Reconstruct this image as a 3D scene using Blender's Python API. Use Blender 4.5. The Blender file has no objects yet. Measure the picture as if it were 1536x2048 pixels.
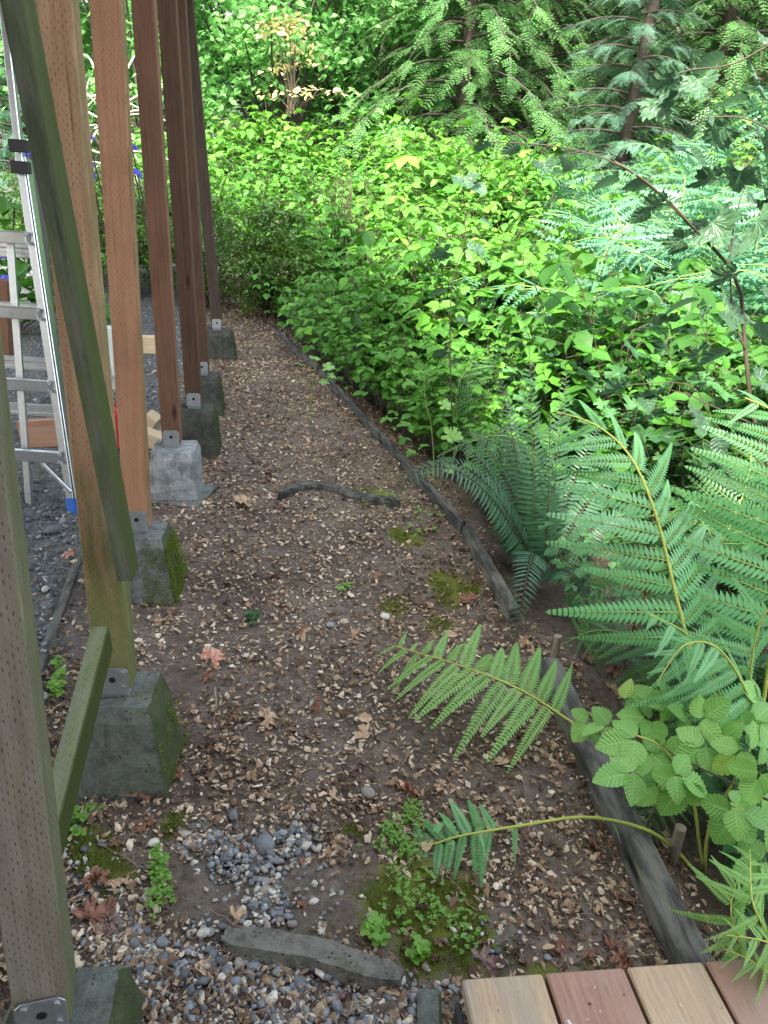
import bpy, math, random
import numpy as np
from mathutils import Vector, Matrix

# ------------------------------------------------------------------ camera, world, sun, exposure
SC = bpy.context.scene
COL = SC.collection
PITCH, ROLL, CH, F = math.radians(23.0), math.radians(3.8), 1.55, 1538.0
fw = np.array([0, math.cos(PITCH), -math.sin(PITCH)])
r0 = np.array([1.0, 0, 0]); u0 = np.cross(r0, fw)
rt = math.cos(ROLL) * r0 + math.sin(ROLL) * u0
up = -math.sin(ROLL) * r0 + math.cos(ROLL) * u0
CP = np.array([0.0, 0.0, CH])
cd = bpy.data.cameras.new('camera'); cam = bpy.data.objects.new('camera', cd); COL.objects.link(cam)
cd.sensor_fit = 'VERTICAL'; cd.sensor_height = 36.0; cd.lens = F / 2048 * 36.0
cd.clip_start = 0.02; cd.clip_end = 500
cam.matrix_world = Matrix(((rt[0], up[0], -fw[0], 0), (rt[1], up[1], -fw[1], 0), (rt[2], up[2], -fw[2], CH), (0, 0, 0, 1)))
SC.camera = cam

SUN_EL, SUN_AZ = math.radians(47), math.radians(203)   # azimuth the light comes from, clockwise from +Y
W = bpy.data.worlds.new("World"); SC.world = W; W.use_nodes = True
wn = W.node_tree.nodes; wl = W.node_tree.links
sky = wn.new('ShaderNodeTexSky'); sky.sky_type = 'NISHITA'; sky.sun_disc = False
sky.sun_elevation = SUN_EL; sky.sun_rotation = SUN_AZ; sky.air_density = 1.2; sky.dust_density = 2.5
hs = wn.new('ShaderNodeHueSaturation'); hs.inputs['Saturation'].default_value = .55
wl.new(sky.outputs[0], hs.inputs['Color']); wl.new(hs.outputs[0], wn['Background'].inputs[0]); wn['Background'].inputs[1].default_value = 0.15
sd = bpy.data.lights.new('sun', 'SUN'); sun = bpy.data.objects.new('sun', sd); COL.objects.link(sun)
sd.energy = 3.2; sd.angle = math.radians(5); sd.color = (1.0, 0.95, 0.86)
dv = Vector((math.sin(SUN_AZ) * math.cos(SUN_EL), math.cos(SUN_AZ) * math.cos(SUN_EL), math.sin(SUN_EL)))
sun.rotation_euler = dv.to_track_quat('Z', 'Y').to_euler()
sun.location = (-4, -8, 14)
SC.view_settings.view_transform = 'Standard'; SC.view_settings.look = 'None'
SC.view_settings.exposure = 2.85; SC.view_settings.gamma = 1.0
SC.render.engine = 'CYCLES'
cy = SC.cycles
cy.max_bounces = 6; cy.diffuse_bounces = 4; cy.glossy_bounces = 2; cy.transmission_bounces = 3; cy.transparent_max_bounces = 4
cy.use_denoising = True; cy.caustics_reflective = False; cy.caustics_refractive = False
cy.sample_clamp_indirect = 6

def ray(px, py):
    return fw + rt * (px - 768) / F - up * (py - 1024) / F
def G(px, py, z=0.0):
    d = ray(px, py); return CP + (z - CH) / d[2] * d
def AY(px, py, y):
    d = ray(px, py); return CP + y / d[1] * d

rng = np.random.default_rng(7)
random.seed(7)

# ------------------------------------------------------------------ helpers: objects
def link(o, parent=None):
    COL.objects.link(o)
    if parent is not None: o.parent = parent
    return o
def tag(o, label=None, cat=None, group=None, kind=None):
    if label: o['label'] = label
    if cat: o['category'] = cat
    if group: o['group'] = group
    if kind: o['kind'] = kind
    return o
def empty(name, loc, label, cat, group=None):
    o = bpy.data.objects.new(name, None); o.location = tuple(loc); o.empty_display_size = 0.1
    link(o); tag(o, label, cat, group); return o

class T:
    """triangle soup template: v (n,3), t (m,3), m (m,), r (n,), c (n,3) leaf coordinates"""
    def __init__(s):
        s.v = []; s.t = []; s.m = []; s.r = []; s.c = []; s.n = 0
    def add(s, v, t, m=0, r=0.5, c=None):
        v = np.asarray(v, float).reshape(-1, 3); t = np.asarray(t, int).reshape(-1, 3)
        s.v.append(v); s.t.append(t + s.n); s.n += len(v)
        s.m.append(np.full(len(t), m) if np.isscalar(m) else np.asarray(m))
        s.r.append(np.full(len(v), r, float) if np.isscalar(r) else np.asarray(r, float))
        s.c.append(np.zeros((len(v), 3)) if c is None else np.asarray(c, float))
        return s
    def cat(s):
        if len(s.v) > 1:
            s.v = [np.concatenate(s.v)]; s.t = [np.concatenate(s.t)]; s.m = [np.concatenate(s.m)]
            s.r = [np.concatenate(s.r)]; s.c = [np.concatenate(s.c)]
        return s
    def put(s, o, M=None, p=(0, 0, 0), dr=0.0, m=None):
        """add a transformed copy of template o"""
        o.cat()
        v = o.v[0] if M is None else o.v[0] @ np.asarray(M).T
        s.add(v + np.asarray(p), o.t[0], o.m[0] if m is None else m, o.r[0] + dr, o.c[0]); return s

def scatter(out, tmpls, idx, M, P, dr):
    """add many copies at once; M (N,3,3), P (N,3), dr (N,)"""
    for k, o in enumerate(tmpls):
        o.cat(); w = np.where(idx == k)[0]
        if not len(w): continue
        v = np.einsum('nij,kj->nki', M[w], o.v[0]) + P[w][:, None, :]
        nv = len(o.v[0]); t = o.t[0][None] + (np.arange(len(w)) * nv)[:, None, None]
        out.add(v.reshape(-1, 3), t.reshape(-1, 3), np.tile(o.m[0], len(w)),
                (o.r[0][None] + dr[w][:, None]).reshape(-1), np.tile(o.c[0], (len(w), 1)))
    return out

def mesh(name, tt, mats, smooth=False):
    tt.cat(); v, t = tt.v[0], tt.t[0]
    me = bpy.data.meshes.new(name)
    me.vertices.add(len(v)); me.vertices.foreach_set('co', v.astype(np.float32).ravel())
    me.loops.add(len(t) * 3); me.loops.foreach_set('vertex_index', t.astype(np.int32).ravel())
    me.polygons.add(len(t)); me.polygons.foreach_set('loop_start', np.arange(0, len(t) * 3, 3, dtype=np.int32))
    me.polygons.foreach_set('material_index', tt.m[0].astype(np.int32))
    me.polygons.foreach_set('use_smooth', np.full(len(t), smooth))
    a = me.attributes.new('rnd', 'FLOAT', 'POINT'); a.data.foreach_set('value', tt.r[0].astype(np.float32))
    if np.any(tt.c[0]):
        a = me.attributes.new('luv', 'FLOAT_VECTOR', 'POINT'); a.data.foreach_set('vector', tt.c[0].astype(np.float32).ravel())
    for m in (mats if isinstance(mats, (list, tuple)) else [mats]): me.materials.append(m)
    me.update(calc_edges=True); me.validate()
    return me
def obj(name, tt, mats, parent=None, smooth=False, **kw):
    o = bpy.data.objects.new(name, mesh(name, tt, mats, smooth)); link(o, parent); tag(o, **kw); return o
def share(name, me, parent=None, M=None, p=(0, 0, 0), **kw):
    o = bpy.data.objects.new(name, me); link(o, parent); tag(o, **kw)
    if M is None: o.matrix_local = Matrix.Translation(tuple(p))
    else:
        M = np.asarray(M)
        o.matrix_local = Matrix([list(M[i]) + [p[i]] for i in range(3)] + [[0, 0, 0, 1]])
    return o

# ------------------------------------------------------------------ helpers: shapes
def nrm(a):
    a = np.asarray(a, float); return a / (np.linalg.norm(a) + 1e-12)
def euler(rx, ry, rz):
    cx, sx, cy_, sy, cz, sz = math.cos(rx), math.sin(rx), math.cos(ry), math.sin(ry), math.cos(rz), math.sin(rz)
    return np.array([[cy_*cz, sx*sy*cz - cx*sz, cx*sy*cz + sx*sz], [cy_*sz, sx*sy*sz + cx*cz, cx*sy*sz - sx*cz], [-sy, sx*cy_, cx*cy_]])
def eulers(rx, ry, rz):
    cx, sx, cy_, sy, cz, sz = np.cos(rx), np.sin(rx), np.cos(ry), np.sin(ry), np.cos(rz), np.sin(rz)
    M = np.empty((len(rx), 3, 3))
    M[:, 0, 0] = cy_*cz; M[:, 0, 1] = sx*sy*cz - cx*sz; M[:, 0, 2] = cx*sy*cz + sx*sz
    M[:, 1, 0] = cy_*sz; M[:, 1, 1] = sx*sy*sz + cx*cz; M[:, 1, 2] = cx*sy*sz - sx*cz
    M[:, 2, 0] = -sy; M[:, 2, 1] = sx*cy_; M[:, 2, 2] = cx*cy_
    return M
def tube(pts, rad, n=5, m=0, r=0.5, cap=True):
    pts = np.asarray(pts, float); k = len(pts); rad = np.broadcast_to(rad, (k,))
    tg = np.gradient(pts, axis=0); tg /= np.linalg.norm(tg, axis=1)[:, None] + 1e-12
    ref = np.array([0, 0, 1.0]) if abs(tg[0][2]) < .8 else np.array([1.0, 0, 0])
    V = []
    for i in range(k):
        s = nrm(np.cross(tg[i], ref)); q = np.cross(s, tg[i])
        a = np.arange(n) / n * 2 * np.pi
        V.append(pts[i] + rad[i] * (np.cos(a)[:, None] * s + np.sin(a)[:, None] * q))
    V = np.concatenate(V); tr = []
    for i in range(k - 1):
        for j in range(n):
            a, b = i*n + j, i*n + (j+1) % n; tr += [(a, b, b+n), (a, b+n, a+n)]
    if cap:
        V = np.concatenate([V, pts[:1], pts[-1:]]); c0 = k*n
        for j in range(n):
            tr.append((c0, (j+1) % n, j)); tr.append((c0+1, (k-1)*n + j, (k-1)*n + (j+1) % n))
    o = T(); c = np.zeros((len(V), 3)); o.add(V, tr, m, r, c); return o
def bez(p0, p1, p2, p3=None, n=8):
    t = np.linspace(0, 1, n)[:, None]; p0, p1, p2 = map(np.asarray, (p0, p1, p2))
    if p3 is None: return (1-t)**2*p0 + 2*t*(1-t)*p1 + t*t*p2
    return (1-t)**3*p0 + 3*t*(1-t)**2*p1 + 3*t*t*(1-t)*p2 + t**3*np.asarray(p3)
def spline(P, n=24):
    P = np.asarray(P, float); k = len(P); Q = np.concatenate([[2*P[0]-P[1]], P, [2*P[-1]-P[-2]]]); out = []
    for u in np.linspace(0, k-1-1e-9, n):
        i = int(u); t = u - i; a, b, c, d = Q[i:i+4]
        out.append(.5*((2*b) + (-a+c)*t + (2*a-5*b+4*c-d)*t*t + (-a+3*b-3*c+d)*t**3))
    return np.array(out)
def box(cx, cy_, cz, sx, sy, sz, bev=0.0, m=0, r=.5, tx=1.0, ty=1.0):
    """box with chamfered vertical + horizontal edges; tx/ty shrink the top"""
    o = T(); b = bev
    levels = [(-sz/2, b), (-sz/2 + b, 0), (sz/2 - b, 0), (sz/2, b)] if b else [(-sz/2, 0), (sz/2, 0)]
    V = []
    for z, ins in levels:
        f = (z + sz/2) / sz; hx = sx/2*(1 + (tx-1)*f) - ins; hy = sy/2*(1 + (ty-1)*f) - ins
        if b: ring = [(-hx+b, -hy), (hx-b, -hy), (hx, -hy+b), (hx, hy-b), (hx-b, hy), (-hx+b, hy), (-hx, hy-b), (-hx, -hy+b)]
        else: ring = [(-hx, -hy), (hx, -hy), (hx, hy), (-hx, hy)]
        V += [(x+cx, y+cy_, z+cz) for x, y in ring]
    n = 8 if b else 4; tr = []
    for i in range(len(levels)-1):
        for j in range(n):
            a, c = i*n+j, i*n+(j+1) % n; tr += [(a, c, c+n), (a, c+n, a+n)]
    for j in range(1, n-1):
        tr.append((0, j+1, j)); k = (len(levels)-1)*n; tr.append((k, k+j, k+j+1))
    o.add(V, tr, m, r); return o
def along(p, q, upv=(0, 0, 1)):
    """rotation whose Z runs p->q, X sideways"""
    z = nrm(np.asarray(q)-np.asarray(p)); x = nrm(np.cross(np.asarray(upv, float), z)) if abs(z @ nrm(upv)) < .99 else np.array([1., 0, 0])
    y = np.cross(z, x); return np.stack([x, y, z], 1)
def beam(p, q, w, h, bev=.003, upv=(0, 1, 0), m=0):
    p, q = np.asarray(p, float), np.asarray(q, float); L = np.linalg.norm(q-p)
    b = box(0, 0, 0, w, h, L, bev, m); o = T(); o.put(b, along(p, q, upv), (p+q)/2); return o
def beam_obj(name, p, q, w, h, mat, parent=None, bev=.003, upv=(0, 1, 0), **kw):
    """beam as an object with its own local frame (z along the grain)"""
    p, q = np.asarray(p, float), np.asarray(q, float); L = np.linalg.norm(q-p)
    me = mesh(name, box(0, 0, L/2, w, h, L, bev), mat)
    loc = p if parent is None else p - np.array(parent.location)
    return share(name, me, parent, along(p, q, upv), loc, **kw)

# ---- leaves
def leaflet(L=1., Wd=.35, n=2, serr=0., fold=.15, droop=.15, peak=.4, m=0, r=.5, wav=0.):
    """blade along +X, fold up in Z at the edges, tip drooping"""
    ts = np.linspace(0, 1, n+1); V = []; C = []
    for i, t in enumerate(ts):
        tt = t**(math.log(.5)/math.log(peak)); w = Wd*math.sin(math.pi*min(tt, 1))**.8 if 0 < t < 1 else 0
        z = -droop*t*t*L
        V.append((t*L, 0, z)); C.append((0, t, 0))
        if 0 < t < 1:
            ww = w*(1 + (serr if i % 2 else -serr)); zz = z + fold*ww + (wav*ww*(1 if i % 2 else -1))
            x = t*L + (serr*.12*L/n*4 if i % 2 else 0)
            V.append((x, ww, zz)); C.append((1, t, 0)); V.append((x, -ww, zz)); C.append((-1, t, 0))
    tr = []; mid = [0] + [1+3*(i-1) for i in range(1, n)] + [1+3*(n-1)]
    for i in range(n):
        a, b = mid[i], mid[i+1]
        if i == 0: tr += [(a, b, b+1), (a, b+2, b)] if n > 1 else []
        elif i == n-1: tr += [(a, b, a+1), (a, a+2, b)]
        else: tr += [(a, b, b+1), (a, b+1, a+1), (a, b+2, b), (a, a+2, b+2)]
    o = T(); o.add(V, tr, m, r, C); return o
def lobed(lobes=5, n=6, depth=.5, curl=.1, m=0, r=.5, seed=0, spread=2.2, serr=.06):
    """palmate leaf, petiole end at origin, facing +X"""
    rg = np.random.default_rng(seed); P = []; N = lobes*n*2
    for i in range(N+1):
        a = -math.pi*.86 + 2*math.pi*.86*i/N
        ph = (i/(N))*lobes; lob = abs(math.sin(math.pi*ph))**.8
        base = 1 - .38*abs(a)/math.pi*1.3
        rr = base*(1-depth + depth*lob) * (1 + (serr if i % 2 else -serr))
        P.append((.30 + rr*math.cos(a)*.7, rr*math.sin(a)*.75))
    P = np.array(P); c = np.array([.30, 0])
    V = [(0.3, 0, 0)]; C = [(0, .3, 0)]; mids = (P + c)/2
    zf = lambda x, y: curl*(.6*math.sin(3.1*x+seed)+.7*math.sin(4.3*y+seed*2)) + .10*abs(y) - curl*.8*(x*x+y*y)
    for x, y in mids: V.append((x, y, zf(x, y))); C.append((y, x, 0))
    for x, y in P: V.append((x, y, zf(x, y) + curl*rg.uniform(-.3, .3))); C.append((y*2, x, 0))
    K = len(P); tr = []
    for i in range(K-1):
        tr += [(0, 1+i, 2+i), (1+i, 1+K+i, 2+K+i), (1+i, 2+K+i, 2+i)]
    o = T(); o.add(V, tr, m, r, C); return o

def pinna(npair=16, Wd=.17, det=2, fold=.1, lobed_edge=True, rr=.5, tipw=.15, stem=1, curve=.1, gap=.92):
    """fern pinna along +X, length 1"""
    o = T()
    xs = np.linspace(.03, .985, npair); sp = xs[1]-xs[0]
    for i, x in enumerate(xs):
        w = Wd*(1-(x**1.6)*(1-tipw))*(0.75 + .25*min(1, x*6)); y0 = curve*x*x
        for s in (1, -1):
            lf = leaflet(w, sp*.52*gap, 3 if det > 1 else 2, 0, fold, .14, .28, 0, rr)
            ang = s*math.radians(68 - 22*x); M = euler(0, 0, ang)
            o.put(lf, M, (x, y0*0, -curve*x*x))
    o.add(leaflet(.06, .01, 1 if det < 2 else 2, 0, 0, 0).cat().v[0] + (.965, 0, -curve), [(0, 1, 2)] if det < 2 else leaflet(.06, .01, 2).cat().t[0], 0, rr)
    if stem:
        st = np.array([(x, 0, -curve*x*x + .002) for x in np.linspace(0, 1, 5)])
        o.put(tube(st, np.linspace(.009, .003, 5), 3, 1, .5, False))
    return o

def frond_place(curve, upv, npair, lenf, ang0=75, ang1=45, droop=10, start=.2, stagger=.4, roll=0):
    """list of (M, p) for pinnae placed both sides along a rachis curve"""
    curve = np.asarray(curve); k = len(curve); out = []
    seg = np.linalg.norm(np.diff(curve, axis=0), axis=1); cum = np.concatenate([[0], np.cumsum(seg)])/seg.sum()
    tot = seg.sum()
    for i in range(npair):
        for s in (1, -1):
            u = start + (1-start)*((i + (stagger if s > 0 else 0))/npair)
            u = min(u, .995); p = np.array([np.interp(u, cum, curve[:, j]) for j in range(3)])
            p2 = np.array([np.interp(min(u+.02, 1), cum, curve[:, j]) for j in range(3)]); p1 = np.array([np.interp(max(u-.02, 0), cum, curve[:, j]) for j in range(3)])
            tg = nrm(p2-p1); sd_ = nrm(np.cross(tg, upv)); nn = np.cross(sd_, tg)
            l = lenf((u-start)/(1-start))*tot
            a = math.radians(ang0 + (ang1-ang0)*(u-start)/(1-start) + random.uniform(-4, 4))
            dr = math.radians(droop + random.uniform(-6, 6))
            X = (tg*math.cos(a) - s*sd_*math.sin(a))*math.cos(dr) - nn*math.sin(dr); X = nrm(X)
            Y = nrm(np.cross(nn, X)); Z = np.cross(X, Y)
            out.append((np.stack([X, Y, Z], 1)*l, p))
    return out

# ------------------------------------------------------------------ materials
class NT:
    def __init__(s, name):
        s.mat = bpy.data.materials.new(name); s.mat.use_nodes = True; s.t = s.mat.node_tree; s.t.nodes.clear()
        s.out = s.n('ShaderNodeOutputMaterial')
    def n(s, typ, inp=None, **kw):
        nd = s.t.nodes.new(typ)
        for k, v in kw.items(): setattr(nd, k, v)
        for k, v in (inp or {}).items():
            if hasattr(v, 'is_output') or isinstance(v, bpy.types.NodeSocket): s.t.links.new(v, nd.inputs[k])
            else: nd.inputs[k].default_value = v
        return nd
    def math(s, op, a, b=0.0, c=0.0, clamp=False):
        return s.n('ShaderNodeMath', {0: a, 1: b, 2: c}, operation=op, use_clamp=clamp).outputs[0]
    def mix(s, f, a, b, blend='MIX'):
        nd = s.n('ShaderNodeMix', {0: f}, data_type='RGBA', blend_type=blend)
        for k, v in ((6, a), (7, b)):
            if isinstance(v, bpy.types.NodeSocket): s.t.links.new(v, nd.inputs[k])
            else: nd.inputs[k].default_value = (*v, 1) if len(v) == 3 else v
        return nd.outputs[2]
    def noise(s, scale, detail=4, rough=.55, vec=None, dim='3D'):
        nd = s.n('ShaderNodeTexNoise', {'Scale': scale, 'Detail': detail, 'Roughness': rough})
        if vec is not None: s.t.links.new(vec, nd.inputs['Vector'])
        return nd.outputs[0]
    def ramp(s, f, stops):
        nd = s.n('ShaderNodeValToRGB', {0: f}); e = nd.color_ramp.elements
        while len(e) < len(stops): e.new(.5)
        for i, (p, c) in enumerate(stops):
            e[i].position = p; e[i].color = (*c, 1) if len(c) == 3 else (c[0],)*3 + (1,)
        return nd.outputs[0]
    def step(s, f, lo, hi):
        return s.n('ShaderNodeMapRange', {0: f, 1: lo, 2: hi, 3: 0.0, 4: 1.0}, clamp=True).outputs[0]
    def attr(s, name, out='Fac'):
        return s.n('ShaderNodeAttribute', attribute_name=name).outputs[out]
    def bump(s, h, strength=.5, dist=.01, nrm_=None):
        inp = {'Strength': strength, 'Distance': dist, 'Height': h}
        if nrm_ is not None: inp['Normal'] = nrm_
        return s.n('ShaderNodeBump', inp).outputs[0]
    def bsdf(s, color, rough=.8, spec=.3, normal=None, metal=0.0):
        inp = {'Base Color': color if isinstance(color, bpy.types.NodeSocket) else (*color, 1), 'Roughness': rough,
               'Specular IOR Level': spec, 'Metallic': metal}
        if normal is not None: inp['Normal'] = normal
        return s.n('ShaderNodeBsdfPrincipled', inp).outputs[0]
    def done(s, sh):
        s.t.links.new(sh, s.out.inputs[0]); return s.mat

def leaf_mat(name, dark, mid, light, trans=.35, rough=.42, spec=.45, yellow=None, veins=0, tcol=None, orand=.0):
    g = NT(name); r = g.attr('rnd')
    if orand: r = g.math('ADD', r, g.math('MULTIPLY', g.math('SUBTRACT', g.n('ShaderNodeObjectInfo').outputs['Random'], .5), orand))
    stops = [(0.0, dark), (.45, mid), (.9, light)]
    if yellow: stops.append((1.0, yellow))
    c = g.ramp(r, stops); normal = None
    pos = g.n('ShaderNodeNewGeometry').outputs['Position']
    nz = g.noise(1.3, 2, .5, pos); c = g.mix(g.math('MULTIPLY', g.step(nz, .35, .7), .35), c, light)
    if veins:
        luv = g.n('ShaderNodeSeparateXYZ', {0: g.attr('luv', 'Vector')})
        au = g.math('ABSOLUTE', luv.outputs[0])
        ph = g.math('SUBTRACT', luv.outputs[1], g.math('MULTIPLY', au, .22))
        wv = g.math('SINE', g.math('MULTIPLY', ph, veins*6.283))
        vein = g.step(wv, .75, 1.0); midrib = g.step(au, .10, .02)
        v2 = g.math('MAXIMUM', vein, midrib)
        c = g.mix(g.math('MULTIPLY', v2, .35), c, tuple(min(1, x*1.6+.02) for x in light))
        spots = g.step(g.noise(90, 2, .5, pos), .68, .78)
        c = g.mix(g.math('MULTIPLY', spots, .4), c, (.25, .18, .04))
        normal = g.bump(g.math('SUBTRACT', 1.0, g.math('MAXIMUM', g.math('MULTIPLY', g.math('ADD', wv, 1.0), .5), midrib)), .5, .004)
    b = g.bsdf(c, rough, spec, normal)
    tc = g.mix(.5, c, tcol or tuple(min(1, x*1.5) for x in light))
    tr = g.n('ShaderNodeBsdfTranslucent', {0: tc}).outputs[0]
    mx = g.n('ShaderNodeMixShader', {0: trans, 1: b, 2: tr}).outputs[0]
    return g.done(mx)
def plain(name, col, rough=.7, spec=.3, metal=0., var=.25, scale=30, bump=.2, bd=.003):
    g = NT(name); co = g.n('ShaderNodeTexCoord').outputs['Object']
    n = g.noise(scale, 5, .6, co)
    c = g.mix(n, tuple(x*(1-var) for x in col), tuple(min(1, x*(1+var)) for x in col))
    return g.done(g.bsdf(c, rough, spec, g.bump(n, bump, bd) if bump else None, metal))
def stem_mat(name, a, b):
    g = NT(name); pos = g.n('ShaderNodeNewGeometry').outputs['Position']
    return g.done(g.bsdf(g.mix(g.noise(14, 3, .5, pos), a, b), .7, .25))

def post_mat(name, base, base2, green=.3, greenz=.5, sidegreen=.5, incise=1.0, grey=0.0, axis=0, gc=1.0):
    """pressure treated timber: grain along local z, incision marks, algae low down and on the damp (+x) side"""
    g = NT(name); tc = g.n('ShaderNodeTexCoord').outputs['Object']
    rn = g.n('ShaderNodeObjectInfo').outputs['Random']; tc0 = tc
    tc = g.n('ShaderNodeVectorMath', {0: tc, 1: g.n('ShaderNodeCombineXYZ', {0: g.math('MULTIPLY', rn, 3.0), 1: rn, 2: g.math('MULTIPLY', rn, 17.0)}).outputs[0]}, operation='ADD').outputs[0]
    mp = g.n('ShaderNodeMapping', {0: tc, 3: (38, 38, 1.6)}).outputs[0]
    gr = g.noise(2.2, 6, .65, mp)
    c = g.mix(g.step(gr, .3, .72), base, base2)
    big = g.noise(5, 4, .6, tc)
    c = g.mix(g.math('MULTIPLY', g.step(big, .5, .75), .35), c, tuple(x*.55 for x in base))
    if grey: c = g.mix(g.math('MULTIPLY', g.step(g.noise(9, 4, .6, g.n('ShaderNodeMapping', {0: tc, 3: (3, 3, .8)}).outputs[0]), .4, .6), grey), c, (.27, .25, .21))
    s = g.n('ShaderNodeSeparateXYZ', {0: tc0}); x, y, z = s.outputs
    # knots
    kn = g.n('ShaderNodeTexVoronoi', {'Vector': g.n('ShaderNodeMapping', {0: tc, 3: (7, 7, 1.9)}).outputs[0], 'Scale': 1.0}).outputs['Distance']
    c = g.mix(g.step(kn, .11, .05), c, tuple(v*.3 for v in base))
    if green:
        gz = g.step(z, greenz, greenz*.15)
        nn = g.noise(7, 5, .65, g.n('ShaderNodeMapping', {0: tc, 3: (6, 6, .9)}).outputs[0])
        fac = g.math('ADD', g.math('MULTIPLY', gz, green), -.35)
        fac = g.step(g.math('ADD', nn, fac), .50, .72)
        c = g.mix(g.math('MULTIPLY', fac, .8), c, g.mix(g.noise(40, 3, .5, tc), (.085, .105, .045), (.17, .20, .06)))
        nx = g.n('ShaderNodeSeparateXYZ', {0: g.n('ShaderNodeTexCoord').outputs['Normal']}).outputs[axis]
        sf = g.math('MULTIPLY', g.step(nx, .4, .8), g.step(g.math('ADD', nn, sidegreen-.5), .35, .6))
        c = g.mix(g.math('MULTIPLY', sf, sidegreen), c, g.mix(gr, (.012, .018, .004), (.05, .065, .010)))
    ck = g.noise(1., 3, .55, g.n('ShaderNodeMapping', {0: tc, 3: (75, 75, 1.1)}).outputs[0]); ck = g.math('MULTIPLY', g.step(ck, .655, .70), g.step(g.noise(3, 2, .5, tc), .42, .55))
    c = g.mix(g.math('MULTIPLY', ck, .7), c, tuple(v*.2 for v in base))
    h = g.math('SUBTRACT', gr, ck)
    if incise:
        u = g.math('ADD', x, y); cu = g.math('DIVIDE', u, .0078)
        par = g.math('MODULO', g.math('ABSOLUTE', g.math('FLOOR', cu)), 2.0)
        jit = g.n('ShaderNodeTexWhiteNoise', {'W': g.math('FLOOR', cu)}, noise_dimensions='1D').outputs[0]
        cv = g.math('ADD', g.math('DIVIDE', z, .0190), g.math('ADD', g.math('MULTIPLY', par, .5), g.math('MULTIPLY', jit, .25)))
        fu = g.math('ABSOLUTE', g.math('SUBTRACT', g.math('FRACT', cu), .5)); fv = g.math('FRACT', cv)
        d = g.math('MULTIPLY', g.step(fu, .20, .06), g.math('MULTIPLY', g.step(fv, .05, .12), g.step(fv, .46, .36)))
        d = g.math('MULTIPLY', d, g.step(g.noise(45, 3, .6, tc), .38, .62))
        c = g.mix(g.math('MULTIPLY', d, .5*incise), c, tuple(v*.22 for v in base))
        h = g.math('SUBTRACT', g.math('MULTIPLY', h, .35), d)
    return g.done(g.bsdf(c, .82, .2, g.bump(h, .7, .0025)))

def concrete_mat(name, base=(.27, .27, .24), moss=.5, mossx=.6):
    g = NT(name); tc = g.n('ShaderNodeTexCoord').outputs['Object']
    fine = g.noise(95, 6, .8, tc); big = g.noise(9, 7, .75, tc)
    c = g.mix(g.step(big, .36, .62), tuple(v*.38 for v in base), tuple(v*1.1 for v in base))
    c = g.mix(g.math('MULTIPLY', g.step(fine, .5, .75), .6), c, tuple(v*.35 for v in base))
    c = g.mix(g.math('MULTIPLY', g.step(g.noise(230, 2, .5, tc), .66, .74), .5), c, (.42, .42, .38))
    pit = g.step(g.n('ShaderNodeTexVoronoi', {'Vector': tc, 'Scale': 75.0}).outputs['Distance'], .26, .14)
    pit = g.math('MULTIPLY', pit, g.step(g.noise(25, 2, .5, tc), .45, .6)); c = g.mix(g.math('MULTIPLY', pit, .8), c, tuple(v*.15 for v in base))
    streak = g.noise(3, 4, .6, g.n('ShaderNodeMapping', {0: tc, 3: (14, 14, 1.2)}).outputs[0]); c = g.mix(g.math('MULTIPLY', g.step(streak, .5, .68), .45), c, tuple(v*.25 for v in base))
    nm = g.n('ShaderNodeSeparateXYZ', {0: g.n('ShaderNodeTexCoord').outputs['Normal']})
    mn = g.noise(9, 6, .7, tc)
    f = g.math('ADD', mn, g.math('ADD', g.math('MULTIPLY', g.step(nm.outputs[0], .3, .9), mossx*.4), (moss-.5)*.5))
    fac = g.step(f, .55, .72)
    mc = g.mix(g.noise(60, 4, .6, tc), (.020, .034, .008), (.085, .11, .018))
    c = g.mix(g.math('MULTIPLY', fac, .75), c, mc)
    h = g.math('ADD', g.math('SUBTRACT', g.math('MULTIPLY', fine, .7), g.math('MULTIPLY', pit, .6)), g.math('MULTIPLY', fac, g.noise(260, 3, .7, tc)))
    return g.done(g.bsdf(c, .93, .15, g.bump(h, 1.0, .010)))

def metal_mat(name, col=(.62, .64, .66), rough=.38, metal=1.0, dirt=.3):
    g = NT(name); tc = g.n('ShaderNodeTexCoord').outputs['Object']
    n = g.noise(24, 5, .6, tc)
    c = g.mix(g.math('MULTIPLY', g.step(n, .45, .75), dirt), col, tuple(v*.45 for v in col))
    return g.done(g.bsdf(c, g.math('ADD', g.math('MULTIPLY', n, .25), rough-.1), .5, g.bump(n, .1, .001), metal))

# ------------------------------------------------------------------ the lie of the land
def smooth(a, b, x):
    t = np.clip((np.asarray(x, float)-a)/(b-a), 0, 1); return t*t*(3-2*t)
# right hand timber edging, as ground points
EDGE = [G(1500, 2040), G(1400, 1940), G(1190, 1500), G(1100, 1320), G(975, 1170), G(935, 1060), G(850, 945), G(650, 745), G(512, 630)]
EDGE = np.array(EDGE); EDGE[:, 0] += 0.03
def edge_x(y):
    return np.interp(y, EDGE[:, 1], EDGE[:, 0])
ROW = [(.86, -.52), (1.64, -.66), (2.62, -.90)]     # refined below
def row_x(y): return -0.42 - 0.155*np.asarray(y, float)
def gz(x, y):
    x = np.asarray(x, float); y = np.asarray(y, float)
    z = .012*np.sin(2.1*x+.5)*np.sin(1.7*y) + .008*np.sin(5.3*x)*np.sin(4.1*y+1)
    off = smooth(0.02, .25, x-edge_x(y))                              # beyond the edging the bed drops a little
    z = z - .07*off
    z = z + np.maximum(0, y-7)*.14*smooth(6.5, 12, y)*smooth(-6, 0, x+2)
    z = z + smooth(0, 7, x-1.8)*smooth(3, 13, y)*1.75
    z = z + np.maximum(0, y-21)*.35
    z = z + np.maximum(0, -x-7)*.18*smooth(6, 12, y)
    return z

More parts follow.
